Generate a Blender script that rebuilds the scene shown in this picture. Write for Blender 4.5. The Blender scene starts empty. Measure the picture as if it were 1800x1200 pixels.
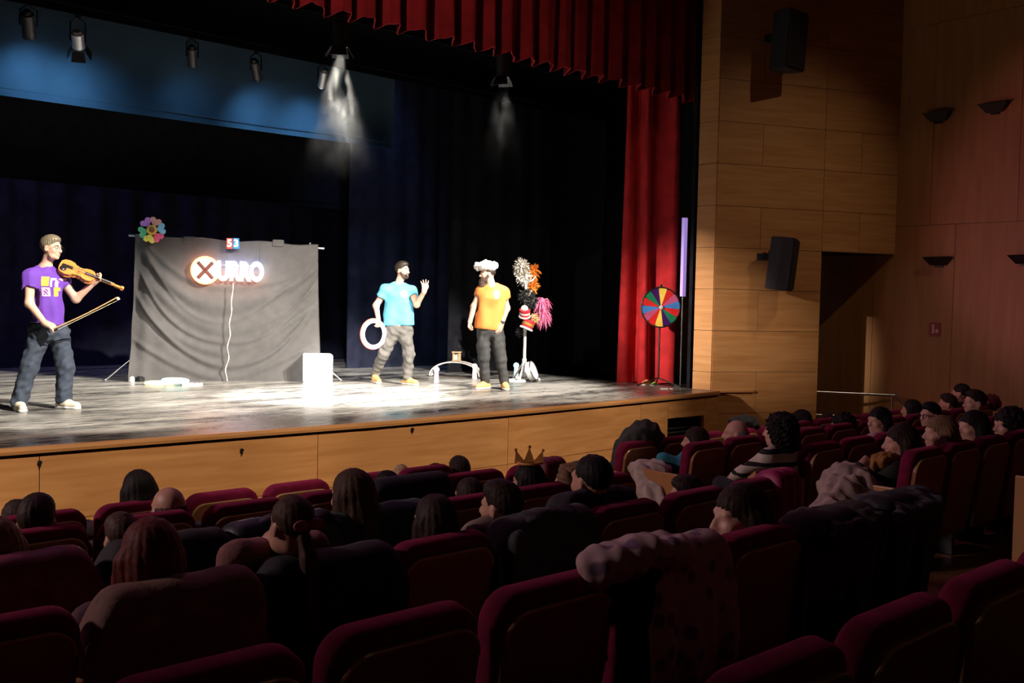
import bpy, bmesh, math, random
import numpy as np
from mathutils import Vector, Matrix
from mathutils.bvhtree import BVHTree

# ------------------------------------------------------------------ camera, world, lights, exposure
SC = bpy.context.scene
COL = SC.collection
CAMZ = 2.19                       # camera height, auditorium front floor is z = 0, stage floor z = 1.0
STAGE = 1.0
F_PX = 1700.0
FW = np.array([0.66625929, 0.74464718, -0.03998933])
RT = np.array([0.74563889, -0.66601984, 0.02098166])
UP = np.array([0.01100976, 0.04379683, 0.99897979])
cam_d = bpy.data.cameras.new('camera')
cam_d.sensor_width = 36.0
cam_d.lens = 36.0 * F_PX / 1800.0
cam_d.clip_end = 100
cam_d.clip_start = 0.05
cam = bpy.data.objects.new('camera', cam_d)
COL.objects.link(cam)
cam.matrix_world = Matrix(((RT[0], UP[0], -FW[0], 0), (RT[1], UP[1], -FW[1], 0), (RT[2], UP[2], -FW[2], CAMZ), (0, 0, 0, 1)))
SC.camera = cam
SC.view_settings.view_transform = 'Standard'
SC.view_settings.look = 'None'
SC.view_settings.gamma = 1.0
SC.view_settings.exposure = 0.0
SC.view_settings.use_curve_mapping = False
try:
    SC.cycles.use_denoising = True
    SC.cycles.max_bounces = 6
    SC.cycles.diffuse_bounces = 4
    SC.cycles.volume_bounces = 0
    SC.cycles.sample_clamp_indirect = 4.0
except Exception:
    pass
world = bpy.data.worlds.new('world')
SC.world = world
world.use_nodes = True
world.node_tree.nodes['Background'].inputs[0].default_value = (0.10, 0.11, 0.16, 1)
world.node_tree.nodes['Background'].inputs[1].default_value = 0.0

def ray(u, v):
    r = FW + RT * (u - 900.0) / F_PX + UP * (600.0 - v) / F_PX
    return r
def at_y(u, v, y):
    r = ray(u, v); p = r * (y / r[1]); return Vector((p[0], p[1], p[2] + CAMZ))
def at_x(u, v, x):
    r = ray(u, v); p = r * (x / r[0]); return Vector((p[0], p[1], p[2] + CAMZ))
def at_z(u, v, z):
    r = ray(u, v); p = r * ((z - CAMZ) / r[2]); return Vector((p[0], p[1], p[2] + CAMZ))

def light(name, kind, loc, power, color=(1, 1, 1), target=None, **kw):
    d = bpy.data.lights.new(name, kind)
    d.energy = power; d.color = color
    for k, v in kw.items(): setattr(d, k, v)
    o = bpy.data.objects.new(name, d); COL.objects.link(o)
    o.location = loc
    if target is not None:
        o.rotation_euler = (Vector(target) - Vector(loc)).to_track_quat('-Z', 'Y').to_euler()
    return o
def spot(name, loc, target, power, color, deg, blend=0.4, r=0.08):
    return light(name, 'SPOT', loc, power, color, target, spot_size=math.radians(deg), spot_blend=blend, shadow_soft_size=r)

WARM = (1.0, 0.93, 0.82)
# front-of-house profile lamps hung under the auditorium ceiling, aimed at the stage
for lx, tx, ty, tz, pw in ((10.2, 5.4, 11.7, 1.0, 17000), (8.0, 8.9, 11.0, 1.0, 14000), (1.0, 6.6, 11.8, 1.0, 13000), (5.5, 3.0, 11.6, 1.0, 19000), (9.0, 7.2, 12.0, 1.2, 10000)):
    spot('front_house_lamp', (lx, 1.0, 8.4), (tx, ty, tz), pw, WARM, 21, 0.45, 0.1)
# narrow unseen spot added to brighten the proscenium reveal and the edge of the red curtain
spot('added_reveal_spot', (-4.5, 9.3, 5.0), (11.3, 9.0, 1.9), 17000, (1.0, 0.86, 0.72), 11, 1.0, 0.08)
# lamp on the wooden proscenium pier, then spots added as spill on stage front and valance
spot('front_spill_spot', (10.9, 2.0, 9.1), (12.0, 8.0, 2.0), 400, (1.0, 0.78, 0.52), 46, 1.0, 0.06)
for lx in (0.5, 3.2, 5.9, 8.6):
    spot('front_spill_spot', (lx, 0.5, 8.6), (lx, 8.0, 0.62), 3600, (1.0, 0.82, 0.6), 22, 1.0, 0.1)
spot('front_spill_spot', (-2.5, 3.5, 7.6), (5.0, 9.0, 5.2), 800, (1.0, 0.85, 0.75), 34, 1.0, 0.1)
# violet and blue lamps on the cloths upstage
spot('upstage_violet_lamp', (3.5, 15.3, 7.6), (4.5, 16.6, 2.2), 260, (0.40, 0.22, 0.85), 110, 1.0, 0.2)
spot('upstage_blue_lamp', (9.5, 13.5, 7.2), (9.5, 14.3, 2.6), 170, (0.25, 0.42, 0.95), 60, 1.0, 0.2)
# pink audience wash hung under the proscenium header, shining into the hall
for lx in (2.5, 8.5):
    spot('pink_audience_lamp', (lx, 8.1, 7.0), (lx + 0.5, 2.5, 0.6), 115, (1.0, 0.34, 0.72), 120, 0.6, 0.25)
# unseen stage-left spot added to strengthen the stage bounce on the audience
spot('added_side_fill', (-4.8, 8.6, 4.6), (6.2, 3.6, 0.4), 1150, (1.0, 0.70, 0.70), 50, 0.8, 0.35)
# unseen warm area light added as ambient fill from the rear of the hall
light('added_ambient_fill', 'AREA', (5.0, -2.5, 8.9), 4.5, (1.0, 0.62, 0.38), (5.0, 2.0, 0), shape='DISK', size=2.5)
# unseen pink spot added for stage floor bounce on the right hall wall
spot('added_pink_bounce', (0.3, 10.4, 1.5), (14.0, 3.9, 3.6), 700, (1.0, 0.34, 0.46), 22, 0.5, 0.10)

# ------------------------------------------------------------------ materials
MATS = {}
def nodes_of(name):
    m = bpy.data.materials.new(name); m.use_nodes = True
    nt = m.node_tree; b = nt.nodes['Principled BSDF']
    return m, nt, b
def pm(name, col, rough=0.6, var=0.15, scale=8.0, metal=0.0, sheen=0.0, bump=0.0, bscale=None, stretch=(1, 1, 1), spec=0.5, coat=0.0, sss=0.0):
    """procedural material: object-space noise varies the colour, optional fine relief"""
    if name in MATS: return MATS[name]
    m, nt, b = nodes_of(name)
    tc = nt.nodes.new('ShaderNodeTexCoord'); mp = nt.nodes.new('ShaderNodeMapping')
    mp.inputs['Scale'].default_value = stretch
    nt.links.new(tc.outputs['Object'], mp.inputs[0])
    n = nt.nodes.new('ShaderNodeTexNoise'); n.inputs['Scale'].default_value = scale; n.inputs['Detail'].default_value = 4
    nt.links.new(mp.outputs[0], n.inputs[0])
    mx = nt.nodes.new('ShaderNodeValToRGB')
    lo = tuple(max(0, c * (1 - var)) for c in col) + (1,); hi = tuple(min(1, c * (1 + var)) for c in col) + (1,)
    mx.color_ramp.elements[0].position = 0.3; mx.color_ramp.elements[1].position = 0.7
    mx.color_ramp.elements[0].color = lo; mx.color_ramp.elements[1].color = hi
    nt.links.new(n.outputs[0], mx.inputs[0]); nt.links.new(mx.outputs[0], b.inputs['Base Color'])
    b.inputs['Roughness'].default_value = rough; b.inputs['Metallic'].default_value = metal
    b.inputs['Specular IOR Level'].default_value = spec
    if sheen: b.inputs['Sheen Weight'].default_value = sheen; b.inputs['Sheen Tint'].default_value = tuple(min(1, c * 2 + 0.05) for c in col) + (1,)
    if coat: b.inputs['Coat Weight'].default_value = coat
    if sss:
        b.inputs['Subsurface Weight'].default_value = sss; b.inputs['Subsurface Radius'].default_value = (0.02, 0.008, 0.004)
    if bump:
        n2 = nt.nodes.new('ShaderNodeTexNoise'); n2.inputs['Scale'].default_value = bscale or scale * 6; n2.inputs['Detail'].default_value = 3
        nt.links.new(mp.outputs[0], n2.inputs[0])
        bp = nt.nodes.new('ShaderNodeBump'); bp.inputs['Strength'].default_value = bump; bp.inputs['Distance'].default_value = 0.01
        nt.links.new(n2.outputs[0], bp.inputs['Height']); nt.links.new(bp.outputs[0], b.inputs['Normal'])
    MATS[name] = m; return m
def em(name, col, strength, base=None):
    if name in MATS: return MATS[name]
    m, nt, b = nodes_of(name)
    b.inputs['Base Color'].default_value = (base or col) + (1,)
    b.inputs['Emission Color'].default_value = col + (1,)
    b.inputs['Emission Strength'].default_value = strength
    b.inputs['Roughness'].default_value = 0.4
    MATS[name] = m; return m
def wood(name, c1, c2, axis=(1, 12, 12), rough=0.38, scale=1.6):
    if name in MATS: return MATS[name]
    m, nt, b = nodes_of(name)
    tc = nt.nodes.new('ShaderNodeTexCoord'); mp = nt.nodes.new('ShaderNodeMapping'); mp.inputs['Scale'].default_value = axis
    nt.links.new(tc.outputs['Object'], mp.inputs[0])
    oi = nt.nodes.new('ShaderNodeObjectInfo'); ad = nt.nodes.new('ShaderNodeVectorMath'); ad.operation = 'ADD'
    ml = nt.nodes.new('ShaderNodeMath'); ml.operation = 'MULTIPLY'; ml.inputs[1].default_value = 37.0
    nt.links.new(oi.outputs['Random'], ml.inputs[0])
    nt.links.new(mp.outputs[0], ad.inputs[0]); nt.links.new(ml.outputs[0], ad.inputs[1])
    n = nt.nodes.new('ShaderNodeTexNoise'); n.inputs['Scale'].default_value = scale; n.inputs['Detail'].default_value = 7; n.inputs['Distortion'].default_value = 0.6
    nt.links.new(ad.outputs[0], n.inputs[0])
    r = nt.nodes.new('ShaderNodeValToRGB'); r.color_ramp.elements[0].position = 0.32; r.color_ramp.elements[1].position = 0.72
    r.color_ramp.elements[0].color = c1 + (1,); r.color_ramp.elements[1].color = c2 + (1,)
    nt.links.new(n.outputs[0], r.inputs[0]); nt.links.new(r.outputs[0], b.inputs['Base Color'])
    b.inputs['Roughness'].default_value = rough
    MATS[name] = m; return m

M_BLACK = pm('black_cloth', (0.010, 0.010, 0.013), 0.95, 0.4, 6, sheen=0.15, spec=0.1)
M_BLACKPAINT = pm('black_paint', (0.012, 0.012, 0.013), 0.6, 0.3, 5)
M_NAVYCLOTH = pm('navy_backdrop', (0.016, 0.018, 0.034), 0.95, 0.35, 4, sheen=0.2, spec=0.1)
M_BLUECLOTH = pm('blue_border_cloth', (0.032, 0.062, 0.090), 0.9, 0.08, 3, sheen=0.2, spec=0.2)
M_RED = pm('red_velvet', (0.42, 0.018, 0.022), 0.85, 0.25, 5, sheen=0.5, spec=0.2, bump=0.15, bscale=120)
M_SEAT = pm('burgundy_velvet', (0.17, 0.006, 0.040), 0.9, 0.25, 14, sheen=0.6, spec=0.2, bump=0.2, bscale=160)
M_WOOD = wood('maple_panel', (0.45, 0.205, 0.070), (0.59, 0.300, 0.118), (0.7, 9, 9), 0.42)
M_WOODV = wood('maple_panel_wall', (0.40, 0.17, 0.05), (0.54, 0.25, 0.08), (0.7, 0.7, 14), 0.45)
M_SEATWOOD = wood('seat_shell_wood', (0.24, 0.095, 0.036), (0.33, 0.140, 0.055), (1.5, 9, 2.5), 0.35)
M_PALEWOOD = wood('seat_pale_wood', (0.50, 0.30, 0.14), (0.62, 0.40, 0.20), (1.5, 9, 2.5), 0.22)  # pale armrest wood, also the highlight painted along the shell edges
M_FLOOR = wood('hall_floor_wood', (0.15, 0.07, 0.03), (0.22, 0.11, 0.05), (1, 8, 1), 0.4)
M_CEIL = pm('dark_ceiling', (0.05, 0.04, 0.035), 0.9)
M_METAL = pm('brushed_metal', (0.55, 0.55, 0.56), 0.28, 0.1, 20, metal=1.0)
M_DARKMETAL = pm('dark_metal', (0.03, 0.03, 0.032), 0.4, 0.2, 20, metal=0.7)
M_PLASTIC = pm('black_plastic', (0.012, 0.012, 0.014), 0.5, 0.2, 20)
M_SKIN = pm('skin_fair', (0.62, 0.36, 0.26), 0.5, 0.07, 20, sss=0.05)
M_SKIN2 = pm('skin_tan', (0.52, 0.28, 0.19), 0.5, 0.07, 20)
M_WHITE = pm('white_paint', (0.78, 0.77, 0.74), 0.45, 0.05, 10)

# ------------------------------------------------------------------ object helpers
def meta(o, label=None, cat=None, group=None, kind=None):
    if label: o['label'] = label
    if cat: o['category'] = cat
    if group: o['group'] = group
    if kind: o['kind'] = kind
    return o
def empty(name, loc, rz=0.0, label=None, cat=None, group=None, kind=None):
    o = bpy.data.objects.new(name, None); COL.objects.link(o)
    o.location = loc; o.rotation_euler = (0, 0, rz); o.empty_display_size = 0.1
    return meta(o, label, cat, group, kind)
def link(name, me, mat=None, parent=None, loc=None, rot=None, smooth=False):
    if mat is not None:
        me.materials.clear()
        for m in (mat if isinstance(mat, (list, tuple)) else [mat]): me.materials.append(m)
    if smooth: me.shade_smooth()
    o = bpy.data.objects.new(name, me); COL.objects.link(o)
    if parent: o.parent = parent
    if loc is not None: o.location = loc
    if rot is not None: o.rotation_euler = rot
    return o
def struct(o):
    o['kind'] = 'structure'; return o

class MB:
    """collects shapes into one mesh"""
    def __init__(s): s.bm = bmesh.new()
    def _tr(s, vs, loc, rot):
        M = Matrix.Translation(Vector(loc)) @ (rot.to_4x4() if isinstance(rot, Matrix) else (Matrix.Rotation(rot[2], 4, 'Z') @ Matrix.Rotation(rot[1], 4, 'Y') @ Matrix.Rotation(rot[0], 4, 'X')))
        bmesh.ops.transform(s.bm, matrix=M, verts=vs)
    def box(s, c, size, rot=(0, 0, 0), bev=0.0, seg=2):
        r = bmesh.ops.create_cube(s.bm, size=1.0); vs = r['verts']
        bmesh.ops.scale(s.bm, vec=Vector(size), verts=vs)
        if bev:
            es = list({e for v in vs for e in v.link_edges})
            g = bmesh.ops.bevel(s.bm, geom=es, offset=bev, segments=seg, affect='EDGES', profile=0.6)
            vs = list({v for f in g['faces'] for v in f.verts} | {v for v in vs if v.is_valid})
        s._tr(vs, c, rot); return s
    def cyl(s, a, b, r, r2=None, n=12, caps=True):
        a = Vector(a); b = Vector(b); d = b - a
        q = bmesh.ops.create_cone(s.bm, cap_ends=caps, cap_tris=False, segments=n, radius1=r, radius2=r if r2 is None else r2, depth=d.length)
        M = Matrix.Translation((a + b) / 2) @ d.to_track_quat('Z', 'Y').to_matrix().to_4x4()
        bmesh.ops.transform(s.bm, matrix=M, verts=q['verts']); return s
    def sph(s, c, r, n=14, scale=(1, 1, 1), rot=(0, 0, 0)):
        q = bmesh.ops.create_uvsphere(s.bm, u_segments=n, v_segments=max(6, n // 2 + 1), radius=r)
        bmesh.ops.scale(s.bm, vec=Vector(scale), verts=q['verts']); s._tr(q['verts'], c, rot); return s
    def tube(s, pts, r, n=8, close=False):
        pts = [Vector(p) for p in pts]; rs = r if isinstance(r, (list, tuple)) else [r] * len(pts)
        rings = []; m = len(pts); prev = None
        for i, p in enumerate(pts):
            if close: t = pts[(i + 1) % m] - pts[i - 1]
            else: t = (pts[min(i + 1, m - 1)] - pts[max(i - 1, 0)])
            t.normalize()
            if prev is None: nx = t.orthogonal().normalized()
            else: nx = (prev - t * prev.dot(t)).normalized()
            prev = nx; ny = t.cross(nx)
            rings.append([s.bm.verts.new(p + nx * math.cos(2 * math.pi * k / n) * rs[i] + ny * math.sin(2 * math.pi * k / n) * rs[i]) for k in range(n)])
        for i in range(m if close else m - 1):
            A = rings[i]; B = rings[(i + 1) % m]
            for k in range(n): s.bm.faces.new((A[k], A[(k + 1) % n], B[(k + 1) % n], B[k]))
        if not close: s.bm.faces.new(rings[0][::-1]); s.bm.faces.new(rings[-1])
        return s
    def prism(s, poly, depth, frame=None):
        """poly: 2D outline in (x, z); extruded along y from 0 to depth; frame: 4x4"""
        a = [s.bm.verts.new((p[0], 0, p[1])) for p in poly]; b = [s.bm.verts.new((p[0], depth, p[1])) for p in poly]
        n = len(poly); s.bm.faces.new(a[::-1]); s.bm.faces.new(b)
        for i in range(n): s.bm.faces.new((a[i], a[(i + 1) % n], b[(i + 1) % n], b[i]))
        if frame is not None: bmesh.ops.transform(s.bm, matrix=frame, verts=a + b)
        return s
    def torus(s, c, R, r, n=32, k=10, rot=None):
        rot = rot or Matrix.Identity(3)
        return s.tube([Vector(c) + rot @ Vector((R * math.cos(2 * math.pi * i / n), 0, R * math.sin(2 * math.pi * i / n))) for i in range(n)], r, k, True)
    def mesh(s, name):
        bmesh.ops.recalc_face_normals(s.bm, faces=s.bm.faces[:])
        me = bpy.data.meshes.new(name); s.bm.to_mesh(me); s.bm.free(); return me
    def build(s, name, mat, parent=None, loc=None, rot=None, smooth=False):
        o = link(name, s.mesh(name), mat, parent, loc, rot)
        if smooth:
            me = o.data
            me.shade_smooth()
            try: me.set_sharp_from_angle(angle=math.radians(40))
            except Exception: pass
        return o

def grid_mesh(name, fn, nu, nv, thick=0.0):
    """sheet from fn(i/nu, j/nv); with thickness it becomes a closed slab"""
    P = np.array([[fn(i / nu, j / nv) for j in range(nv + 1)] for i in range(nu + 1)], float)
    W = nv + 1
    def quads(off, flip):
        i, j = np.meshgrid(np.arange(nu), np.arange(nv), indexing='ij')
        a = (i * W + j).ravel() + off
        q = np.stack([a, a + W, a + W + 1, a + 1], 1)
        return q[:, ::-1] if flip else q
    V = P.reshape(-1, 3)
    if not thick:
        return np_mesh(name, V, quads(0, False))
    du = np.gradient(P, axis=0); dv = np.gradient(P, axis=1)
    N = np.cross(du, dv); N /= (np.linalg.norm(N, axis=2, keepdims=True) + 1e-9)
    V2 = (P - N * thick).reshape(-1, 3); n = len(V)
    Q = [quads(0, False), quads(n, True)]
    def rim(idx):
        idx = np.array(idx); a, b = idx[:-1], idx[1:]
        return np.stack([a, a + n, b + n, b], 1)
    Q += [rim([k for k in range(W)]), rim([nu * W + k for k in range(W)])[:, ::-1], rim([i * W for i in range(nu + 1)])[:, ::-1], rim([i * W + nv for i in range(nu + 1)])]
    return np_mesh(name, np.vstack([V, V2]), np.vstack(Q))

def np_mesh(name, V, Q, matidx=None):
    me = bpy.data.meshes.new(name)
    V = np.asarray(V, np.float32); Q = np.asarray(Q, np.int32)
    me.vertices.add(len(V)); me.vertices.foreach_set('co', V.ravel())
    m = len(Q); me.loops.add(m * 4); me.loops.foreach_set('vertex_index', Q.ravel())
    me.polygons.add(m); me.polygons.foreach_set('loop_start', np.arange(0, m * 4, 4, dtype=np.int32))
    try: me.polygons.foreach_set('loop_total', np.full(m, 4, np.int32))
    except Exception: pass
    if matidx is not None: me.polygons.foreach_set('material_index', np.asarray(matidx, np.int32))
    me.update(calc_edges=True)
    me.shade_flat()
    return me

# ------------------------------------------------------------------ distance-field modelling (bodies, hair, draped clothes)
def _n(v): return np.array(v, np.float32)
def rotz(a): c, s = math.cos(a), math.sin(a); return np.array([[c, -s, 0], [s, c, 0], [0, 0, 1]], np.float32)
def rotx(a): c, s = math.cos(a), math.sin(a); return np.array([[1, 0, 0], [0, c, -s], [0, s, c]], np.float32)
def roty(a): c, s = math.cos(a), math.sin(a); return np.array([[c, 0, s], [0, 1, 0], [-s, 0, c]], np.float32)
I3 = np.eye(3, dtype=np.float32)
def cap(a, b, ra, rb=None, k=0.02, op='+', m=0):
    a, b = _n(a), _n(b); rb = ra if rb is None else rb; R = max(ra, rb)
    d = b - a; L2 = float(d @ d) + 1e-9
    def f(X, Y, Z):
        px, py, pz = X - a[0], Y - a[1], Z - a[2]
        t = np.clip((px * d[0] + py * d[1] + pz * d[2]) / L2, 0, 1)
        return np.sqrt((px - t * d[0]) ** 2 + (py - t * d[1]) ** 2 + (pz - t * d[2]) ** 2) - (ra + (rb - ra) * t)
    return (f, np.minimum(a, b) - R, np.maximum(a, b) + R, k, op, m)
def ell(c, r, rot=None, k=0.02, op='+', m=0):
    c, r = _n(c), _n(r if hasattr(r, '__len__') else (r, r, r)); R = I3 if rot is None else np.asarray(rot, np.float32)
    e = np.abs(R) @ r
    def f(X, Y, Z):
        px, py, pz = X - c[0], Y - c[1], Z - c[2]
        x = (R[0, 0] * px + R[1, 0] * py + R[2, 0] * pz) / r[0]; y = (R[0, 1] * px + R[1, 1] * py + R[2, 1] * pz) / r[1]; z = (R[0, 2] * px + R[1, 2] * py + R[2, 2] * pz) / r[2]
        k0 = np.sqrt(x * x + y * y + z * z); k1 = np.sqrt((x / r[0]) ** 2 + (y / r[1]) ** 2 + (z / r[2]) ** 2) + 1e-6
        return k0 * (k0 - 1) / k1
    return (f, c - e, c + e, k, op, m)
def rbox(c, h, rad=0.02, rot=None, k=0.02, op='+', m=0):
    c, h = _n(c), _n(h); R = I3 if rot is None else np.asarray(rot, np.float32); e = np.abs(R) @ h
    def f(X, Y, Z):
        px, py, pz = X - c[0], Y - c[1], Z - c[2]
        q = [np.abs(R[0, i] * px + R[1, i] * py + R[2, i] * pz) - h[i] + rad for i in range(3)]
        o = np.sqrt(np.maximum(q[0], 0) ** 2 + np.maximum(q[1], 0) ** 2 + np.maximum(q[2], 0) ** 2)
        return o + np.minimum(np.maximum(q[0], np.maximum(q[1], q[2])), 0) - rad
    return (f, c - e, c + e, k, op, m)
def cut(p, n):
    """keep the side the normal points away from"""
    p, n = _n(p), _n(n); n = n / np.linalg.norm(n)
    return (lambda X, Y, Z: (X - p[0]) * n[0] + (Y - p[1]) * n[1] + (Z - p[2]) * n[2], None, None, 0.0, '&', 0)

def sdf_mesh(name, ops, res, disp=None, labels=False):
    pos = [o for o in ops if o[4] == '+']
    lo = np.min([o[1] for o in pos], 0) - 3 * res - 0.02; hi = np.max([o[2] for o in pos], 0) + 3 * res + 0.02
    dim = np.ceil((hi - lo) / res).astype(int) + 1
    ax = [lo[i] + np.arange(dim[i], dtype=np.float32) * res for i in range(3)]
    D = np.full(tuple(dim), 1.0, np.float32)
    L = np.zeros(tuple(dim), np.int8) if labels else None
    for f, a, b, k, op, m in ops:
        if a is None: sl = (slice(None),) * 3
        else:
            mg = k + 3 * res + 0.012
            i0 = np.maximum(np.floor((a - mg - lo) / res).astype(int), 0); i1 = np.minimum(np.ceil((b + mg - lo) / res).astype(int) + 1, dim)
            if np.any(i1 <= i0): continue
            sl = tuple(slice(int(i0[i]), int(i1[i])) for i in range(3))
        X = ax[0][sl[0]][:, None, None]; Y = ax[1][sl[1]][None, :, None]; Z = ax[2][sl[2]][None, None, :]
        d = f(X, Y, Z).astype(np.float32); E = D[sl]
        if op == '+':
            if labels: L[sl] = np.where(d < E, m, L[sl])
            if k > 0: h = np.maximum(k - np.abs(d - E), 0) / k; D[sl] = np.minimum(d, E) - h * h * k * 0.25
            else: D[sl] = np.minimum(d, E)
        elif op == '-':
            d = -d
            if k > 0: h = np.maximum(k - np.abs(d - E), 0) / k; D[sl] = np.maximum(d, E) + h * h * k * 0.25
            else: D[sl] = np.maximum(d, E)
        else: D[sl] = np.maximum(d, E)
    if disp is not None:
        D = D + disp(ax[0][:, None, None], ax[1][None, :, None], ax[2][None, None, :]).astype(np.float32)
    D[0] = D[-1] = 1; D[:, 0] = D[:, -1] = 1; D[:, :, 0] = D[:, :, -1] = 1
    ins = D < 0
    cnt = np.zeros(tuple(dim - 1), np.int8)
    for dx in (0, 1):
        for dy in (0, 1):
            for dz in (0, 1):
                cnt += ins[dx:dim[0] - 1 + dx, dy:dim[1] - 1 + dy, dz:dim[2] - 1 + dz]
    act = (cnt > 0) & (cnt < 8)
    I = np.argwhere(act); n = len(I)
    idx = np.full(act.shape, -1, np.int32); idx[tuple(I.T)] = np.arange(n)
    cor = {}
    for dx in (0, 1):
        for dy in (0, 1):
            for dz in (0, 1): cor[dx, dy, dz] = D[I[:, 0] + dx, I[:, 1] + dy, I[:, 2] + dz]
    acc = np.zeros((n, 3), np.float32); num = np.zeros(n, np.float32)
    for a in cor:
        for axi in range(3):
            if a[axi] == 0:
                b = list(a); b[axi] = 1; b = tuple(b)
                da, db = cor[a], cor[b]; c = (da < 0) != (db < 0)
                t = np.where(c, da / np.where(c, da - db, 1), 0)
                for q in range(3): acc[:, q] += np.where(c, a[q] + (t if q == axi else 0), 0)
                num += c
    V = lo + (I + acc / num[:, None]) * res
    Q = []
    for axi in range(3):
        s0 = [slice(1, -1)] * 3; s1 = [slice(1, -1)] * 3; s0[axi] = slice(0, -1); s1[axi] = slice(1, None)
        A = ins[tuple(s0)]; B = ins[tuple(s1)]
        for flip, mask in ((False, A & ~B), (True, ~A & B)):
            J = np.argwhere(mask)
            if not len(J): continue
            J = J + np.array([0 if q == axi else 1 for q in range(3)])
            u, w = (axi + 1) % 3, (axi + 2) % 3
            e = []
            for du, dw in ((-1, -1), (0, -1), (0, 0), (-1, 0)):
                K = J.copy(); K[:, u] += du; K[:, w] += dw; e.append(idx[K[:, 0], K[:, 1], K[:, 2]])
            q = np.stack(e, 1); Q.append(q[:, ::-1] if flip else q)
    Q = np.vstack(Q)
    mi = None
    if labels:
        mi = L[I[:, 0], I[:, 1], I[:, 2]][Q[:, 0]]
    me = np_mesh(name, V, Q, mi)
    me.shade_smooth()
    return me
def sdf_obj(name, ops, res, mat, parent=None, disp=None, labels=False, loc=None):
    return link(name, sdf_mesh(name, ops, res, disp, labels), mat, parent, loc, None, True)

def waves(seed, amp, freq, aniso=(1, 1, 1), n=5):
    rs = np.random.RandomState(seed)
    K = rs.normal(size=(n, 3)) * freq * np.array(aniso); ph = rs.uniform(0, 6.28, n); am = amp * rs.uniform(0.5, 1.0, n) / math.sqrt(n) * 1.4
    K2 = rs.normal(size=3) * freq * 0.6
    def f(X, Y, Z):
        w = np.sin(K2[0] * X + K2[1] * Y + K2[2] * Z) * 1.2
        return sum(a * np.sin(k[0] * X + k[1] * Y + k[2] * Z + p + w) for a, k, p in zip(am, K, ph))
    return f
# ------------------------------------------------------------------ the hall and the stage
FX = [-6.0, 0.0, 2.0, 3.5, 5.2, 7.0, 9.0, 10.2, 11.3]
FY = [8.30, 8.06, 7.98, 7.93, 7.86, 7.91, 8.03, 8.12, 8.22]
def front_y(x): return float(np.interp(x, FX, FY))
ROW_Y = dict(front=5.85, second=4.9, third=3.95, fourth=3.0, fifth=2.05, sixth=1.1)
ROW_T = dict(front=0.92, second=1.05, third=1.14, fourth=1.24, fifth=1.34, sixth=1.43)
ROWS = list(ROW_Y)
SEAT_H = 0.90
FLOOR_Z = {k: ROW_T[k] - SEAT_H for k in ROWS}
WALL_X = 14.1

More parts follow.
